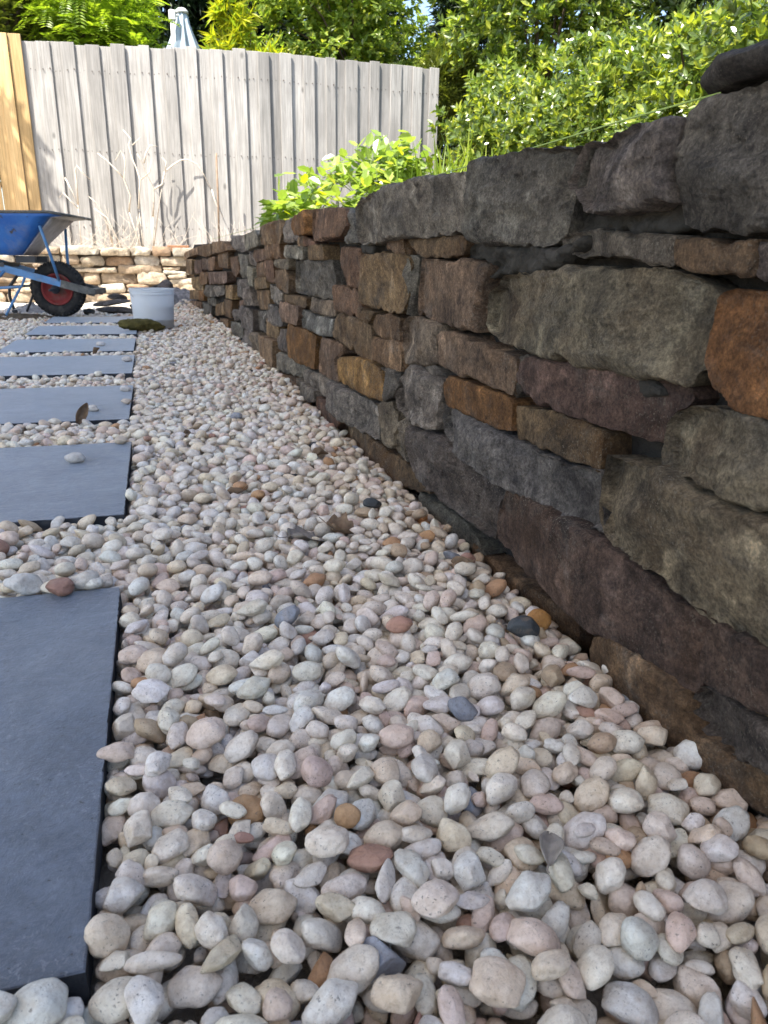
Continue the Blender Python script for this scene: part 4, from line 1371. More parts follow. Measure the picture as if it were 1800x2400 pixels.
# rails, one channel each side
def beam(mb, a, b, h, t):
    a, b = Vector(a), Vector(b)
    d = (b - a).normalized(); s = Vector((0, 1, 0)); u = d.cross(s).normalized()
    if u.z < 0:
        u = -u
    s = d.cross(u)
    vs = [p + u * q * h / 2 + s * w_ * t / 2 for p in (a, b) for q in (-1, 1) for w_ in (-1, 1)]
    mb.add(vs, [(0, 1, 3, 2), (4, 6, 7, 5), (0, 4, 5, 1), (2, 3, 7, 6), (0, 2, 6, 4), (1, 5, 7, 3)])
for s in (-1, 1):
    mb = MB()
    beam(mb, (-0.46, s * 0.155, 0.375), (0.06, s * 0.125, 0.237), 0.047, 0.022)
    beam(mb, (-1.25, s * 0.27, 0.60), (-0.46, s * 0.155, 0.375), 0.042, 0.026)
    o = mb.build('rail', m_lb, wb)
    mb = MB(); beam(mb, (0.06, s * 0.125, 0.237), (0.285, s * 0.115, 0.175), 0.05, 0.023)
    o2 = mb.build('rail_end', m_rim, wb)
    mb = MB(); mb.tube([(-1.20, s * 0.265, 0.585), (-1.36, s * 0.285, 0.63)], 0.019, 10)
    mb.build('hand_grip', m_rubber, wb, smooth=True)
    mb = MB()
    mb.tube([(0.052, s * 0.125, 0.245), (0.03, s * 0.19, 0.43), (0.012, s * 0.285, 0.615)], 0.0105, 8)
    mb.build('strut', m_lb, wb, smooth=True)
    mb = MB()
    mb.tube([(-0.305, s * 0.165, 0.315), (-0.415, s * 0.20, 0.20), (-0.425, s * 0.205, 0.13), (-0.405, s * 0.205, 0.035)], 0.0115, 8)
    mb.tube([(-0.42, s * 0.205, 0.02), (-0.385, s * 0.205, 0.02)], 0.012, 8)
    mb.tube([(-0.395, s * 0.20, 0.20), (-0.20, s * 0.165, 0.212), (-0.175, s * 0.15, 0.275)], 0.0095, 8)
    mb.tube([(-0.205, s * 0.165, 0.212), (-0.295, s * 0.20, 0.055), (-0.315, s * 0.205, 0.02)], 0.0095, 8)
    mb.build('leg', m_dark if s > 0 else m_lb, wb, smooth=True)
    mb = MB(); mb.box(-0.22, -0.09, s * 0.13 - .02, s * 0.13 + .02, 0.375, 0.42)
    mb.box(-0.62, -0.50, s * 0.15 - .02, s * 0.15 + .02, 0.39, 0.42)
    mb.build('bracket', m_dark, wb)
mb = MB(); mb.bbox(0.245, 0.30, -0.15, 0.15, 0.165, 0.205, 0.006); mb.bbox(0.20, 0.25, -0.12, 0.12, 0.19, 0.20, 0.003)
mb.build('nose_bar', m_rim, wb)
mb = MB(); mb.box(-0.62, -0.30, -0.16, 0.16, 0.345, 0.375)
mb.build('cross_plate', m_dark, wb)

# ================================================================== BUCKET
def bucket_mat():
    m, nt, b = mat_new('translucent_plastic')
    v, _ = coords(nt, False)
    c = ramp(nt, noise_n(nt, v, 7, 8, 0.7), [(0.35, (0.76, 0.77, 0.78)), (0.65, (0.86, 0.86, 0.86))])
    d = ramp(nt, noise_n(nt, v, 22, 6, 0.6), [(0.68, g3(0)), (0.74, g3(1))])
    c = mix(nt, mathn(nt, 'MULTIPLY', d, 0.7), c, (0.16, 0.17, 0.18))
    nt.links.new(c, b.inputs['Base Color'])
    b.inputs['Roughness'].default_value = 0.4
    t = nt.nodes.new('ShaderNodeBsdfTranslucent'); t.inputs['Color'].default_value = (0.92, 0.93, 0.94, 1)
    tr = nt.nodes.new('ShaderNodeBsdfTransparent'); tr.inputs['Color'].default_value = (0.86, 0.9, 0.92, 1)
    m1 = nt.nodes.new('ShaderNodeMixShader'); m1.inputs[0].default_value = 0.45
    nt.links.new(b.outputs[0], m1.inputs[1]); nt.links.new(t.outputs[0], m1.inputs[2])
    m2 = nt.nodes.new('ShaderNodeMixShader'); m2.inputs[0].default_value = 0.20
    nt.links.new(m1.outputs[0], m2.inputs[1]); nt.links.new(tr.outputs[0], m2.inputs[2])
    nt.links.new(m2.outputs[0], nt.nodes['Material Output'].inputs['Surface'])
    return m
m_bk = bucket_mat()
bk = thing('bucket', 'translucent white plastic bucket half full of water beside the wall', 'bucket', (-0.008, 5.12, 0.0), R(20))
mb = MB()
mb.lathe([(0.001, 0.012), (0.118, 0.012), (0.120, 0.0), (0.122, 0.0), (0.1235, 0.045), (0.126, 0.047), (0.126, 0.055), (0.124, 0.057), (0.1345, 0.205), (0.1345, 0.236), (0.132, 0.236), (0.132, 0.207), (0.1215, 0.058), (0.119, 0.014), (0.001, 0.014)], 48)
shell = mb.build('shell', m_bk, bk, smooth=True)
mb = MB()
for zz, rr_ in ((0.236, 0.1395), (0.222, 0.1385), (0.205, 0.1375)):
    mb.lathe([(rr_ - .005, zz - .003), (rr_, zz - .002), (rr_, zz + .002), (rr_ - .005, zz + .003)], 48)
mb.build('rim', m_bk, shell, smooth=True)
mb = MB()
mb.lathe([(0.001, 0.016), (0.1175, 0.016), (0.1205, 0.06), (0.1255, 0.128), (0.001, 0.128)], 48)
mb.build('water', simple('cloudy_water', (0.10, 0.14, 0.14), 0.05, 0.5, var=0.1, scale=4), bk, smooth=True)
mb = MB()
mb.tube([(0.139 * math.cos(t), -0.139 * math.sin(t) * 0.55 , 0.215 - 0.139 * 0.55 * math.sin(t)) for t in np.linspace(0, math.pi, 24)], 0.0022, 6)
mb.build('handle', simple('handle_wire', (0.45, 0.46, 0.47), 0.4, 0.5), bk, smooth=True)

# ================================================================== SPONGE BY THE BUCKET
m_spg = simple('olive_sponge', (0.12, 0.10, 0.035), 0.95, 0.1, var=0.5, scale=22, bmp=1.0, bscale=120, bdist=0.012, c2=(0.055, 0.045, 0.018))
me = rock_mesh('sponge', 0.150, 0.062, 0.037, 77, 4, m_spg, 4, 0.10, (0.55, 0.8), 0.12)
for v in me.vertices:
    n = noise.fractal(Vector(v.co) * 60, 1.0, 2.0, 4)
    v.co += v.normal * (0.0065 * n)
o = link('sponge', me, None, (-0.085, 4.90, 0.031), (R(-4), R(3), R(8)))
tag(o, 'rough olive brown sponge block on the farthest slab in front of the bucket', 'sponge')

# ================================================================== LOOSE ROCKS AT THE FAR END
def loose(label, loc, abc, colr, seed, rot, cuts=4, group=None):
    me = rock_mesh('loose_rock', *abc, seed, 3, m_stone, cuts, 0.14, (0.5, 0.85), 0.1)
    me.set_sharp_from_angle(angle=R(24))
    o = link('loose_rock', me, None, loc, rot)
    o.color = (*colr, 0.15)
    return tag(o, label, 'rock', group)
G_ = 'loose rocks lying beyond the bucket'
loose('long flat dark rock lying lowest in the pile left of the bucket', (-0.30, 6.55, 0.018), (.19, .12, .028), (.075, .075, .08), 31, (0, R(2), R(8)), 4, G_)
loose('thin grey rock slab stacked on the long flat dark rock left of the bucket', (-0.33, 6.85, 0.060), (.17, .11, .020), (.11, .11, .115), 32, (R(4), R(-7), R(15)), 4, G_)
loose('small dark rock perched on top of the pile left of the bucket', (-0.30, 7.05, 0.095), (.085, .07, .030), (.05, .052, .056), 33, (R(6), R(3), R(30)), 5, G_)
loose('grey chip of rock at the foot of the pile behind the bucket', (-0.10, 6.70, 0.028), (.12, .09, .030), (.12, .12, .12), 34, (0, R(8), R(-10)), 5, G_)
loose('dark stub of rock on the gravel next to the wheelbarrow tyre', (-0.50, 6.42, 0.015), (.055, .045, .026), (.045, .047, .05), 35, (0, 0, R(40)), 5, G_)
loose('long dark rock leaning up the gravel heap behind the bucket', (0.00, 6.52, 0.175), (.14, .06, .028), (.055, .056, .06), 36, (R(5), R(-24), R(5)), 5, G_)
loose('rounded grey rock resting at the top of the leaning dark rock', (0.10, 6.50, 0.205), (.062, .055, .055), (.17, .16, .17), 37, (0, 0, R(30)), 4, G_)
# gravel heap the rocks rest on, and dirt by the barrow
def heap(name, cx, cy, rx, ry, h, mat, seed, kind='structure', n=26, m_=60):
    V, F = [], []
    for i in range(n + 1):
        r_ = i / n
        for j in range(m_):
            a = 2 * math.pi * j / m_
            wob = 1 + 0.18 * noise.noise(Vector((math.cos(a) * 1.5, math.sin(a) * 1.5, seed)))
            x = rx * r_ * wob * math.cos(a); y = ry * r_ * wob * math.sin(a)
            z = h * (1 - r_ ** 2) ** 1.3 - 0.05 * r_ ** 6 + 0.020 * (h > 0.06) * noise.fractal(Vector((x * 14, y * 14, seed)), 1.0, 2.0, 4) + 0.010 * noise.fractal(Vector((x * 30, y * 30, seed)), 1.0, 2.0, 4)
            V.append((x, y, z))
    for i in range(n):
        for j in range(m_):
            j2 = (j + 1) % m_
            F.append((i * m_ + j, i * m_ + j2, (i + 1) * m_ + j2, (i + 1) * m_ + j))
    o = link(name, new_mesh(name, V, F, mat), None, (cx, cy, -0.02))
    o['kind'] = kind
    return o
heap('gravel_heap', 0.16, 6.75, 0.42, 0.45, 0.20, simple('grey_gravel', (0.30, 0.275, 0.26), 0.95, 0.1, var=0.5, scale=30, bmp=1.0, bscale=60, bdist=0.03, c2=(0.09, 0.085, 0.085)), 4.0)
heap('dirt_patch', -1.05, 6.15, 0.55, 0.30, 0.035, simple('brown_dirt', (0.17, 0.13, 0.09), 0.95, 0.1, var=0.4, scale=14, bmp=1.0, bscale=60, bdist=0.02), 8.0)
heap('gravel_heap', -0.92, 6.72, 0.26, 0.2, 0.075, simple('pale_gravel', (0.42, 0.375, 0.34), 0.95, 0.1, var=0.4, scale=30, bmp=1.0, bscale=60, bdist=0.03), 9.0)

# ================================================================== PLANTS
def unit(a):
    return a / (np.linalg.norm(a, axis=-1, keepdims=True) + 1e-9)

OVAL = (np.array([(0, 0, 0), (.28, .42, .03), (.62, .48, .04), (1, 0, -.05), (.62, -.48, .04), (.28, -.42, .03), (.5, 0, -.06)]), np.array([(0, 1, 6), (1, 2, 6), (2, 3, 6), (3, 4, 6), (4, 5, 6), (5, 0, 6)]))
BLADE = (np.array([(0, 0, 0), (.35, .5, .04), (1, 0, -.10), (.35, -.5, .04)]), np.array([(0, 1, 2), (0, 2, 3)]))
LOBED = (np.array([(0, 0, 0), (.10, .30, .02), (.28, .60, .05), (.42, .48, .02), (.62, .56, .03), (.78, .34, .0), (1, 0, -.06), (.78, -.34, 0), (.62, -.56, .03), (.42, -.48, .02), (.28, -.60, .05), (.10, -.30, .02), (.4, 0, -.05)]),
         np.array([(i, i + 1, 12) for i in range(11)] + [(11, 0, 12)]))

def leaf_cloud(P, D, Nn, L, W, shape):
    T, F = shape
    P, D, Nn = np.asarray(P), unit(np.asarray(D)), np.asarray(Nn)
    S = unit(np.cross(D, Nn)); Nn = np.cross(S, D)
    L = np.broadcast_to(L, (len(P),)); W = np.broadcast_to(W, (len(P),))
    V = P[:, None] + D[:, None] * (T[None, :, 0, None] * L[:, None, None]) + S[:, None] * (T[None, :, 1, None] * W[:, None, None]) + Nn[:, None] * (T[None, :, 2, None] * L[:, None, None])
    k = len(T)
    FF = (F[None] + (np.arange(len(P)) * k)[:, None, None]).reshape(-1, 3)
    return V.reshape(-1, 3), FF

def blob_points(blobs, n, seed, shell=0.62):
    """points in a union of ellipsoids, thick near the outside; returns points and outward directions"""
    rs = np.random.default_rng(seed)
    vol = np.array([b[3] * b[4] * b[5] for b in blobs]) ** 0.75
    pk = rs.choice(len(blobs), n * 2, p=vol / vol.sum())
    B = np.array(blobs)[pk]
    d = unit(rs.normal(size=(n * 2, 3)))
    r = np.where(rs.random(n * 2) < 0.78, rs.uniform(shell, 1.05, n * 2), rs.uniform(0.2, shell, n * 2))
    r = r * (1 + 0.18 * np.sin(d[:, 0] * 5 + B[:, 0] * 3) * np.cos(d[:, 2] * 6 + B[:, 1]))
    P = B[:, :3] + d * r[:, None] * B[:, 3:6]
    # thin out clumps so gaps open up
    keep = np.array([noise.noise(Vector(p * 3.1)) for p in P]) + rs.uniform(-0.35, 0.35, n * 2) > -0.12
    P, d = P[keep][:n], d[keep][:n]
    return P, d

def limbs(mb, base, targets, r0, seed, sag=0.0):
    rs = random.Random(seed)
    base = Vector(base)
    for t in targets:
        t = Vector(t)
        mid = base.lerp(t, 0.5) + Vector((rs.uniform(-.1, .1), rs.uniform(-.1, .1), 0.12 * (t - base).length))
        mb.tube([base, base.lerp(mid, 0.5) + Vector((rs.uniform(-.03, .03), rs.uniform(-.03, .03), 0)), mid, mid.lerp(t, 0.5), t], [r0, r0 * .75, r0 * .55, r0 * .4, r0 * .2], 6)

m_bark = simple('bark', (0.09, 0.065, 0.045), 0.9, 0.2, var=0.4, scale=14, bmp=1.0, bscale=40, bdist=0.01)
SUNDIR = np.array([sun_h.x * math.cos(SUN_EL), sun_h.y * math.cos(SUN_EL), math.sin(SUN_EL)])

def rosette_shrub(name, label, cat, base, blobs, nclu, per, L, W, mats, seed, group, droop=0.0, shape=OVAL, trunk_r=0.04, nlimb=10, spread=0.9):
    t = thing(name, label, cat, base, 0, group)
    P, d = blob_points(blobs, nclu, seed)
    rs = np.random.default_rng(seed + 1)
    mb = MB()
    bz = Vector(base)
    sel = rs.choice(len(P), min(nlimb, len(P)), replace=False)
    low_b = min(b[2] for b in blobs)
    trunk_top = Vector((np.mean([b[0] for b in blobs]), np.mean([b[1] for b in blobs]), low_b))
    mb.tube([bz, bz.lerp(trunk_top, .5) + Vector((.03, .02, 0)), trunk_top], [trunk_r, trunk_r * .85, trunk_r * .7], 8)
    limbs(mb, trunk_top, [tuple(P[i]) for i in sel], trunk_r * 0.55, seed)
    mb.v = [(a - bz.x, b - bz.y, c - bz.z) for a, b, c in mb.v]
    mb.build('trunk', m_bark, t, smooth=True)
    Pp, Dd, Nn = [], [], []
    axis = unit(d + np.array([0, 0, 0.55]) + SUNDIR * 0.35 + rs.normal(0, .35, d.shape))
    for k in range(per):
        ang = 2 * math.pi * k / per + rs.uniform(0, 6.28, len(P))
        o1 = unit(np.cross(axis, np.array([.3, .5, .8]))); o2 = np.cross(axis, o1)
        rad = o1 * np.cos(ang)[:, None] + o2 * np.sin(ang)[:, None]
        f = rs.uniform(0.25, 0.95, len(P))[:, None] * spread
        D = unit(axis * (1 - f * 0.75) + rad * (f + 0.25) + np.array([0, 0, -droop]) + rs.normal(0, .12, d.shape))
        Pp.append(P + axis * rs.uniform(-.05, .015, len(P))[:, None] + rs.normal(0, .006, d.shape))
        Dd.append(D); Nn.append(axis + rs.normal(0, .3, d.shape))
    Pp, Dd, Nn = np.vstack(Pp), np.vstack(Dd), np.vstack(Nn)
    n = len(Pp)
    Ls = L * rs.uniform(.65, 1.2, n); Ws = W * rs.uniform(.75, 1.15, n)
    which = rs.integers(0, len(mats), n)
    for q, mt in enumerate(mats):
        s = which == q
        V, F = leaf_cloud(Pp[s], Dd[s], Nn[s], Ls[s], Ws[s], shape)
        o = link('foliage', new_mesh('foliage', V - np.array(base), F, mt, False), t)
        o['kind'] = 'stuff'
    return t

m_hedge = leaf_material('glossy_hedge_leaf', (0.07, 0.115, 0.026), (0.16, 0.215, 0.050), 0.38, 0.27, 0.9)
m_hedge2 = leaf_material('young_hedge_leaf', (0.22, 0.27, 0.03), (0.36, 0.38, 0.05), 0.42, 0.30, 0.8)
m_dkleaf = leaf_material('dark_leaf', (0.04, 0.07, 0.02), (0.10, 0.14, 0.035), 0.2, 0.4, 0.4)
GH = 'glossy leaved shrubs of the hedge on the right'
def hedge(label, cx, cy, top, r, seed, ncl):
    blobs = [(cx, cy, 1.15, r, r, .65), (cx - .25, cy - .15, 1.65, r * .78, r * .8, .55), (cx + .2, cy + .2, top - .45, r * .7, r * .7, .5), (cx - .1, cy - .3, .85, r * .8, r * .8, .4)]
    rosette_shrub('hedge_shrub', label, 'shrub', (cx, cy, 0.45), blobs, ncl, 9, 0.080, 0.037, [m_hedge, m_hedge, m_hedge2], seed, GH)
hedge('glossy leaved hedge shrub touching the right end of the grey fence', 3.72, 7.95, 2.35, .80, 51, 1700)
hedge('glossy leaved hedge shrub second from the fence end, with a small orange leaf', 4.05, 7.0, 2.55, .80, 52, 1700)
hedge('glossy leaved hedge shrub in the middle of the hedge, behind the leaning top stone', 4.2, 6.0, 2.35, .82, 53, 1700)
hedge('glossy leaved hedge shrub above the square top stones of the wall', 4.15, 5.0, 2.2, .82, 54, 1600)
hedge('glossy leaved hedge shrub nearest the viewer, behind the loose capping rock', 4.0, 3.9, 2.3, .85, 55, 1500)
hedge('glossy leaved hedge shrub at the right border beyond the capping rock', 4.3, 2.9, 2.6, .9, 56, 500)

m_light = leaf_material('light_leaf', (0.12, 0.19, 0.03), (0.28, 0.35, 0.07), 0.48, 0.4, 0.4)
# taller trees behind the hedge
GT = 'tall trees behind the hedge and the fence'
rosette_shrub('broadleaf_tree', 'tall broadleaf tree with whitish glinting leaves rising behind the fence end', 'tree', (4.7, 9.6, 0.3), [(4.6, 9.4, 3.0, 1.15, .9, .8), (4.3, 9.2, 3.9, 1.1, .9, .9), (5.6, 9.4, 3.7, .9, .9, .9), (4.4, 9.0, 2.3, .8, .6, .5)], 1900, 9, 0.105, 0.044, [m_hedge, m_hedge2, m_light], 61, GT, 0.15)
rosette_shrub('broadleaf_tree', 'dark broadleaf tree in the gap above the middle of the hedge', 'tree', (6.6, 9.3, 0.3), [(6.5, 9.2, 3.0, 1.2, 1.0, 1.0), (6.9, 8.6, 4.2, 1.1, 1.0, 1.0), (6.0, 8.6, 2.2, 1.0, .8, .8)], 1700, 9, 0.13, 0.05, [m_dkleaf, m_dkleaf, m_hedge], 62, GT, 0.2)
rosette_shrub('broadleaf_tree', 'leafy tree at the top right corner with yellow green shoots', 'tree', (6.5, 5.6, 0.4), [(6.3, 5.6, 2.6, 1.1, 1.1, 1.0), (6.2, 4.8, 3.4, 1.0, 1.0, 1.0), (6.6, 3.8, 2.8, 1.0, 1.0, 1.0)], 1300, 9, 0.115, 0.044, [m_hedge, m_hedge2, m_hedge], 63, GT, 0.1)

m_lime = leaf_material('lime_leaf', (0.30, 0.32, 0.016), (0.46, 0.44, 0.025), 0.48, 0.4, 0.4)
m_frond = leaf_material('fern_frond', (0.17, 0.26, 0.022), (0.34, 0.42, 0.04), 0.48, 0.4, 0.4)
m_olive = leaf_material('olive_needle', (0.07, 0.095, 0.018), (0.17, 0.19, 0.03), 0.35, 0.5, 0.3)
m_conif = leaf_material('dark_needle', (0.010, 0.022, 0.009), (0.028, 0.048, 0.016), 0.15, 0.5, 0.3)
rosette_shrub('small_leaved_tree', 'light green small leaved tree above the middle of the fence', 'tree', (2.7, 11.8, 0.4), [(2.4, 11.6, 3.0, .85, .8, .9), (3.3, 11.7, 3.2, 1.0, .8, 1.0), (2.6, 11.5, 4.1, 1.2, .9, .8), (3.9, 11.4, 2.7, .6, .6, .6)], 2900, 7, 0.10, 0.046, [m_light, m_light, m_hedge2], 64, GT, 0.45)
rosette_shrub('bamboo_clump', 'bright yellow green bamboo like clump just behind the fence top', 'shrub', (1.3, 10.6, 0.4), [(1.08, 10.5, 2.75, .22, .25, .65), (1.2, 10.5, 3.2, .22, .25, .5), (1.58, 10.4, 2.55, .24, .25, .35), (1.3, 10.5, 2.4, .45, .3, .4)], 520, 8, 0.17, 0.030, [m_lime, m_lime, m_frond], 65, 'bright shrubs behind the fence top', 0.1, BLADE, 0.02, 14, 0.7)
rosette_shrub('olive_bush', 'olive brown feathery bush by the right end of the fence top', 'shrub', (3.9, 10.4, 0.4), [(3.75, 10.2, 2.5, .35, .3, .45), (3.95, 10.2, 2.8, .25, .3, .35)], 420, 9, 0.18, 0.016, [m_olive], 66, 'bright shrubs behind the fence top', 0.0, BLADE, 0.02, 10, 0.6)

# fern leaved tree : pinnate fronds
def frond_tree(label, base, blobs, n, seed, mats, L=0.42, pairs=11, ll=0.085, lw=0.020, droop=0.35):
    t = thing('fern_leaved_tree', label, 'tree', base, 0, GT)
    P, d = blob_points(blobs, n, seed, 0.4)
    rs = np.random.default_rng(seed)
    ax = unit(d * 0.9 + np.array([0, 0, .25]) + rs.normal(0, .35, d.shape))
    mb = MB(); bz = Vector(base)
    top_ = Vector((blobs[0][0], blobs[0][1], blobs[0][2] - .3))
    mb.tube([bz, bz.lerp(top_, .5), top_], [.07, .06, .05], 8)
    limbs(mb, top_, [tuple(P[i]) for i in range(0, min(14, len(P)))], .03, seed)
    mb.v = [(a - bz.x, b - bz.y, c - bz.z) for a, b, c in mb.v]
    mb.build('trunk', m_bark, t, smooth=True)
    Pp, Dd, Nn = [], [], []
    side = unit(np.cross(ax, np.array([0, 0, 1.0]))); up_ = np.cross(side, ax)
    for k in range(pairs):
        s = (k + 1.5) / (pairs + 1)
        c = P + ax * (L * s) + np.array([0, 0, -1.0]) * (L * droop * s * s)
        for sg in (-1, 1):
            Pp.append(c); Dd.append(ax * .45 + side * sg + rs.normal(0, .06, ax.shape)); Nn.append(up_ + rs.normal(0, .1, ax.shape))
    Pp, Dd, Nn = np.vstack(Pp), np.vstack(Dd), np.vstack(Nn)
    Ls = np.full(len(Pp), ll) * rs.uniform(.8, 1.15, len(Pp))
    V, F = leaf_cloud(Pp, Dd, Nn, Ls, lw, BLADE)
    h = len(F) // 2
    o = link('foliage', new_mesh('foliage', V - np.array(base), F, mats[0], False), t); o['kind'] = 'stuff'
frond_tree('bright yellow green tree with ferny pinnate fronds behind the new yellow palings', (-0.45, 11.3, 0.4), [(-.45, 11.2, 3.0, .50, .45, .55), (-.15, 11.1, 2.65, .40, .4, .35), (-.65, 11.2, 3.5, .50, .5, .45), (-.15, 11.2, 3.4, .35, .4, .4)], 900, 71, [m_frond], 0.36, 12, 0.085, 0.026)
frond_tree('olive green feathery tree in the top left corner', (-1.5, 11.6, 0.4), [(-1.45, 11.5, 3.2, .42, .45, .7), (-1.65, 11.5, 2.8, .35, .4, .5), (-1.25, 11.5, 3.8, .40, .4, .5)], 1100, 72, [m_olive], 0.30, 14, 0.07, 0.014, 0.15)
rosette_shrub('broadleaf_tree', 'small bright leafed bush at the far left end of the fence top', 'shrub', (-1.9, 10.4, 0.4), [(-1.75, 10.3, 2.55, .35, .3, .3), (-2.2, 10.3, 2.7, .4, .3, .4)], 420, 8, 0.075, 0.036, [m_light, m_hedge2], 73, 'bright shrubs behind the fence top')

# dark conifers behind the umbrella
def conifer(label, base, h, r, n, seed, zmin):
    t = thing('conifer', label, 'tree', base, 0, GT)
    rs = np.random.default_rng(seed)
    mb = MB(); mb.tube([(0, 0, 0), (0.03, 0, h * .5), (0, 0, h)], [.12, .08, .02], 8)
    mb.build('trunk', m_bark, t, smooth=True)
    z = rs.uniform(zmin, h, n); a = rs.uniform(0, 6.28, n)
    rad = r * (1 - z / h) ** 0.75 * rs.uniform(.35, 1.05, n)
    P = np.stack([rad * np.cos(a), rad * np.sin(a), z - rad * .25], -1)
    out_ = np.stack([np.cos(a), np.sin(a), np.full(n, -.25)], -1)
    Pp, Dd, Nn = [], [], []
    for k in range(8):
        Pp.append(P + out_ * (-.16 + .04 * k) + rs.normal(0, .02, P.shape)); Dd.append(out_ + rs.normal(0, .55, P.shape)); Nn.append(np.array([0, 0, 1.0]) + rs.normal(0, .4, P.shape))
    V, F = leaf_cloud(np.vstack(Pp), np.vstack(Dd), np.vstack(Nn), 0.26 * rs.uniform(.6, 1.2, n * 8), 0.050, BLADE)
    o = link('foliage', new_mesh('foliage', V, F, m_conif, False), t); o['kind'] = 'stuff'
conifer('dark conifer standing right behind the closed umbrella', (0.55, 13.6, 0.3), 7.0, 1.5, 2600, 81, 1.6)
conifer('dark conifer behind the bright bamboo clump', (2.0, 14.2, 0.3), 6.8, 1.5, 2200, 82, 1.6)
conifer('dark conifer between the ferny tree and the umbrella', (-0.6, 14.6, 0.3), 7.0, 1.4, 1800, 83, 1.6)
conifer('dark conifer filling the gaps behind the light green small leaved tree', (3.7, 14.4, 0.3), 6.6, 1.6, 2200, 84, 1.6)
conifer('dark conifer far behind the right end of the fence', (5.6, 13.6, 0.3), 6.2, 1.6, 2200, 85, 1.6)
conifer('dark conifer behind the olive tree at the left', (-2.0, 15.0, 0.3), 5.6, 1.3, 1500, 86, 1.6)

# small tree left of the picture whose branches shade the new palings
rosette_shrub('small_leaved_tree', 'slender tree at the left end of the yard casting leaf shadows on the new palings', 'tree', (-2.75, 8.95, 0.4), [(-2.78, 8.55, 3.75, .26, .26, .4), (-3.0, 8.7, 3.0, .2, .26, .30), (-2.72, 8.35, 4.5, .2, .2, .22)], 46, 7, 0.20, 0.05, [m_light, m_hedge], 74, GT, 0.5)

# leafy bush behind the wall : the largest leaves are single parts
m_bush = leaf_material('garden_leaf', (0.15, 0.23, 0.04), (0.30, 0.37, 0.08), 0.42, 0.34, 0.8)
m_bush2 = leaf_material('yellow_garden_leaf', (0.34, 0.36, 0.02), (0.46, 0.45, 0.04), 0.45, 0.38, 0.45)
bush = thing('garden_bush', 'bushy plant with lobed bright green leaves growing behind the wall in front of the fence', 'bush', (1.2, 4.7, 0.47))
rs = np.random.default_rng(90)
BL = [(1.00, 4.65, .72, .28, .30, .22), (1.36, 4.75, .84, .32, .32, .30), (1.22, 4.6, .66, .42, .3, .25), (0.84, 4.6, .68, .18, .2, .15), (1.54, 4.7, .88, .15, .2, .24)]
P, d = blob_points(BL, 1700, 90, .5)
stem = MB()
for i in range(0, 90):
    b0 = Vector((1.2 + rs.normal(0, .2), 4.7 + rs.normal(0, .1), .45)); t_ = Vector(P[i])
    stem.tube([b0, b0.lerp(t_, .5) + Vector((rs.normal(0, .02), rs.normal(0, .02), .05)), t_], [.004, .003, .0016], 5)
l = bush.location
stem.v = [(a - l.x, b - l.y, c - l.z) for a, b, c in stem.v]
o = stem.build('stems', simple('green_stem', (0.10, 0.14, 0.04), 0.7, 0.3), bush, smooth=True)
lm = []
for q, (ll, ww, mt) in enumerate(((.086, .046, m_bush), (.072, .040, m_bush), (.098, .052, m_bush), (.078, .042, m_bush2))):
    V, F = leaf_cloud(np.zeros((1, 3)), np.array([[1.0, 0, 0]]), np.array([[0, 0, 1.0]]), ll, ww, LOBED)
    lm.append(new_mesh('leaf', V, F, mt, False))
Dd = unit(d * np.array([1, 1, .3]) + rs.normal(0, .5, d.shape) + np.array([0, 0, -.15]))
Nn = unit(np.array([0, 0, 1.0]) + SUNDIR * .4 + rs.normal(0, .38, d.shape))
front = np.argsort(P[:, 1] - P[:, 2] * 0.4)
fset = front[:290]
for i in fset:
    D = Vector(Dd[i]); S = D.cross(Vector(Nn[i])).normalized(); n2 = S.cross(D)
    m4 = Matrix((D, -S, n2)).transposed().to_4x4(); m4.translation = Vector(P[i]) - l
    o = link('leaf', lm[int(rs.choice(4, p=[.36, .26, .22, .16]))], bush)
    o.matrix_local = m4
rest = front[290:]
V, F = leaf_cloud(P[rest], Dd[rest], Nn[rest], .085 * rs.uniform(.8, 1.2, len(rest)), .045, LOBED)
o = link('foliage', new_mesh('foliage', V - np.array(l), F, m_bush, False), bush); o['kind'] = 'stuff'

# strap leaved clump
m_strap = leaf_material('strap_leaf', (0.12, 0.20, 0.02), (0.26, 0.31, 0.03), 0.4, 0.4, 0.4)
rs = np.random.default_rng(91)
def strap_plant(label, loc, n, h, seed):
    t = thing('strap_leaf_plant', label, 'plant', loc, 0, 'strap leaved plants behind the wall')
    r2 = np.random.default_rng(seed)
    for i in range(n):
        a = r2.uniform(0, 6.28); le = h * r2.uniform(.55, 1.15); lean = r2.uniform(.05, .55); w = r2.uniform(.003, .0055)
        b0 = np.array([r2.normal(0, .05), r2.normal(0, .05), 0])
        dr = np.array([math.cos(a), math.sin(a), 0]); sd_ = np.array([-math.sin(a), math.cos(a), 0])
        V, F = [], []
        for k in range(7):
            s = k / 6
            c = b0 + dr * (lean * le * s ** 1.7) + np.array([0, 0, le * (s - .35 * lean * s ** 3)])
            ww = w * (1 - s ** 3) + .0003
            V += [c - sd_ * ww, c + sd_ * ww]
            if k:
                F.append((2 * k - 2, 2 * k - 1, 2 * k + 1, 2 * k))
        link('leaf', new_mesh('leaf', V, F, m_strap), t)
strap_plant('clump of upright grassy strap leaves right of the leafy bush', (0.97, 2.55, .47), 60, .36, 1)
strap_plant('sparse clump of grassy strap leaves in front of the hedge foot', (1.17, 2.6, .47), 46, .38, 2)
strap_plant('low clump of strap leaves between the bush and the taller grassy clump', (1.04, 2.95, .47), 46, .36, 3)
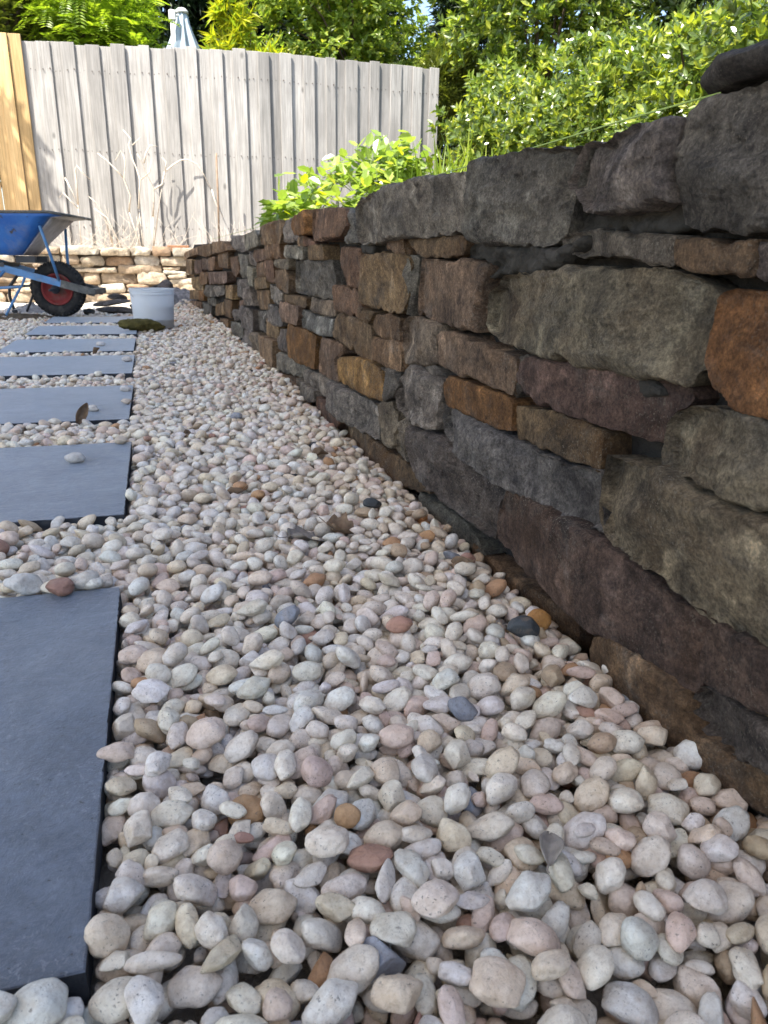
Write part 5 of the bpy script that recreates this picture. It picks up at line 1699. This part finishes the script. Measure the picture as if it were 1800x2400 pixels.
# ground cover on the garden bed
P = np.stack([rng.uniform(.9, 3.6, 2600), rng.uniform(1.2, 8.2, 2600), np.full(2600, .475)], -1)
V, F = leaf_cloud(P, unit(rng.normal(size=P.shape) + np.array([0, 0, .8])), rng.normal(0, .4, P.shape) + np.array([0, 0, 1]), .055 * rng.uniform(.6, 1.3, 2600), .022, OVAL)
o = link('ground_cover', new_mesh('ground_cover', V, F, m_hedge, False)); o['kind'] = 'stuff'

# dry bare shrub in front of the fence
m_twig = simple('bleached_twig', (0.60, 0.52, 0.42), 0.8, 0.2, var=0.2, scale=30)
m_twig2 = simple('brown_twig', (0.20, 0.14, 0.095), 0.85, 0.2, var=0.3, scale=30)
TW = [[(0.06, 0.84), (0.08, 0.99), (0.09, 1.12), (0.03, 1.25), (-0.02, 1.39), (-0.05, 1.44)], [(0.09, 1.12), (0.18, 1.17), (0.22, 1.3), (0.31, 1.37), (0.39, 1.42), (0.46, 1.43), (0.56, 1.39), (0.62, 1.3), (0.7, 1.14)], [(0.22, 1.3), (0.24, 1.39), (0.2, 1.44)], [(-0.18, 0.88), (-0.15, 1.04), (-0.2, 1.19), (-0.17, 1.37), (-0.21, 1.46), (-0.27, 1.36)], [(-0.08, 0.91), (-0.04, 1.2), (-0.07, 1.31), (-0.1, 1.39), (-0.13, 1.53), (-0.1, 1.59), (-0.17, 1.67)], [(-0.2, 1.2), (-0.28, 1.29), (-0.36, 1.37), (-0.44, 1.43)], [(0.01, 1.37), (0.04, 1.47), (0.09, 1.55), (0.16, 1.54)], [(-0.09, 1.54), (0.0, 1.62)], [(0.04, 0.52), (0.14, 0.99), (0.17, 1.12)], [(-0.08, 0.48), (-0.18, 0.88)], [(-0.06, 0.48), (-0.08, 0.91)], [(0.04, 0.48), (0.06, 0.84)], [(0.7, 1.14), (0.73, 1.01), (0.8, 0.86)], [(-.04, 1.2), (.06, 1.28), (.09, 1.4)]]
TW2 = [[(-0.69, 0.94), (-0.68, 1.18), (-0.68, 1.28), (-0.66, 1.32), (-0.61, 1.25), (-0.54, 1.19)], [(-0.79, 1.2), (-0.73, 1.06), (-0.68, 0.89)], [(-0.7, 0.48), (-0.69, 0.94)], [(-0.37, 0.50), (-0.44, 0.85), (-0.51, 0.97), (-0.57, 1.02)], [(-0.28, 0.50), (-0.41, 0.82), (-0.53, 0.91)], [(-.69, .9), (-.82, 1.05), (-.86, 1.0)]]
def twigs(label, loc, lists, seed, extra):
    t = thing('dry_shrub', label, 'dead shrub', loc, 0, 'dead shrubs before the fence')
    r2 = random.Random(seed)
    for L in lists:
        ph = r2.uniform(0, 6)
        pts = [(x - loc[0], 0.10 * math.sin(ph + z * 2.2), z - loc[2]) for x, z in L]
        mb = MB(); w = 0.0095 if len(L) > 3 else 0.007
        mb.tube(pts, [w * (1 - .6 * i / (len(pts) - 1)) for i in range(len(pts))], 6)
        mb.build('stem', m_twig, t, smooth=True)
    mb = MB()
    for _ in range(extra):
        x = r2.uniform(-.45, .45); a = r2.uniform(-.9, .9); L_ = r2.uniform(.12, .5); y = r2.uniform(-.12, .12)
        p = [Vector((x, y, 0.0))]
        for k in range(4):
            a += r2.uniform(-.45, .45)
            p.append(p[-1] + Vector((math.sin(a) * L_ / 4, r2.uniform(-.02, .02), abs(math.cos(a)) * L_ / 4)))
        mb.tube(p, [.0032, .003, .0025, .002, .001], 4)
    o = mb.build('twigs', m_twig, t, smooth=True); o['kind'] = 'stuff'
twigs('bare bleached shrub with arching branches in front of the fence middle', (0.0, 8.92, 0.46), TW, 1, 50)
twigs('smaller bare bleached shrub in front of the fence above the barrow', (-0.62, 8.95, 0.46), TW2, 2, 38)
twigs('low tangle of dry stalks at the fence foot above the long wall end', (0.95, 8.9, 0.46), [], 3, 50)
mb = MB(); mb.tube([(0.0, 0, 0), (0.005, 0, .5), (0.0, 0, 1.02)], 0.010, 8)
o = mb.build('garden_stake', m_twig2, None, (0.73, 8.8, 0.46), (0, R(1.2), 0), True)
tag(o, 'thin upright brown stake standing in front of the grey fence', 'stake')
for i, (x, c, w) in enumerate(((0.30, (.26, .13, .07), 'left'), (0.62, (.24, .12, .065), 'middle'), (1.02, (.28, .14, .08), 'right'))):
    mb = MB(); mb.bbox(-.115, .115, -.05, .05, 0, .105, .006)
    o = mb.build('brick', simple('brown_brick', c, 0.9, 0.2, var=0.3, scale=20, bmp=0.7), None, (x, 8.86 + .02 * i, 0.45), (0, 0, R(6 * (i - 1))))
    tag(o, f'weathered brown brick on the bed at the fence foot, {w} of three', 'brick', 'bricks at the fence foot')

# ================================================================== UMBRELLA BEYOND THE FENCE
m_canvas = simple('grey_canvas', (0.34, 0.40, 0.45), 0.85, 0.2, var=0.12, scale=5, bmp=0.3, bscale=20)
m_post = simple('white_post', (0.62, 0.62, 0.60), 0.5, 0.5, var=0.08)
um = thing('umbrella', 'closed grey blue garden umbrella beside its white post beyond the fence', 'umbrella', (0.66, 12.0, 0.4))
prof = [(0.03, 3.18), (0.075, 3.17), (0.10, 3.05), (0.15, 2.92), (0.205, 2.80), (0.255, 2.70), (0.26, 2.4), (0.2, 1.8), (0.06, 1.3)]
n = 64
V = []
for i, (r_, z_) in enumerate(prof):
    dep = min(0.5, 0.05 + 0.12 * i)
    for k in range(n):
        a = 2 * math.pi * k / n
        q = 1 - dep * (0.5 - 0.5 * math.cos(a * 8)) ** 0.8
        V.append((r_ * q * math.cos(a), r_ * q * math.sin(a), z_))
F = []
for i in range(len(prof) - 1):
    for k in range(n):
        F.append((i * n + k, (i + 1) * n + k, (i + 1) * n + (k + 1) % n, i * n + (k + 1) % n))
F.append(tuple(range(n)))
link('canopy', new_mesh('canopy', V, F, m_canvas), um)
mb = MB(); mb.lathe([(0.001, 3.235), (0.05, 3.225), (0.085, 3.195), (0.09, 3.165), (0.03, 3.16)], 24)
mb.build('cap', m_post, um, smooth=True)
mb = MB(); mb.tube([(-0.135, -.12, 0), (-0.135, -.12, 3.08)], 0.030, 12)
mb.build('post', m_post, um, smooth=True)
mb = MB(); mb.bbox(-.18, -.09, -.165, -.075, 3.04, 3.16, .01); mb.tube([(-.135, -.12, 3.10), (0, 0, 3.14)], .018, 8)
mb.build('arm_joint', m_post, um)
mb = MB(); mb.tube([(0, 0, 0), (0, 0, 3.2)], 0.024, 10)
mb.build('pole', m_post, um, smooth=True)

# ================================================================== ADDED ROOF, OUT OF VIEW, THAT SHADES THE YARD
m_beam = simple('painted_beam', (0.62, 0.60, 0.56), 0.6, 0.4, var=0.06)
m_sheet = simple('roof_sheet', (0.66, 0.65, 0.62), 0.5, 0.4, var=0.06, scale=3)
pr_ = thing('added_shade_roof', 'pale flat patio roof on square posts along the left side of the path', 'added shade roof', (-2.0, 1.3, -0.06))  # invented sun blocker, open below so low light still reaches the wall
RX0, RX1, RY0, RY1, RZ = -1.6, 1.48, -4.6, 4.75, 3.05
for i in range(31):
    ya = RY0 + (RY1 - RY0) * i / 31; yb = RY0 + (RY1 - RY0) * (i + 1) / 31
    mb = MB()
    mb.box(RX0, RX1, ya, yb - 0.002, RZ + 0.10, RZ + 0.103)
    mb.box(RX0, RX1, yb - 0.045, yb - 0.012, RZ + 0.103, RZ + 0.135)
    mb.box(RX0, RX1, yb - 0.004, yb + 0.004, RZ + 0.0965, RZ + 0.0995)
    mb.build('roof_panel', m_sheet, pr_)
for x_ in (RX0 + .06, 0.0, RX1 - .06):
    mb = MB(); mb.bbox(x_ - .03, x_ + .03, RY0 + .05, RY1 - .05, RZ - .02, RZ + .095, .004)
    mb.build('beam', m_beam, pr_)
for x_ in (RX0 + .06,):
    for y_ in (RY0 + .2, -1.6, 1.5, RY1 - .2):
        mb = MB(); mb.bbox(x_ - .05, x_ + .05, y_ - .05, y_ + .05, 0.0, RZ - .022, .004)
        mb.build('post', m_beam, pr_)
for y_ in (RY0 + .2,):
    mb = MB(); mb.bbox(RX1 - .11, RX1 - .01, y_ - .05, y_ + .05, 0.0, RZ - .022, .004)
    mb.build('post', m_beam, pr_)
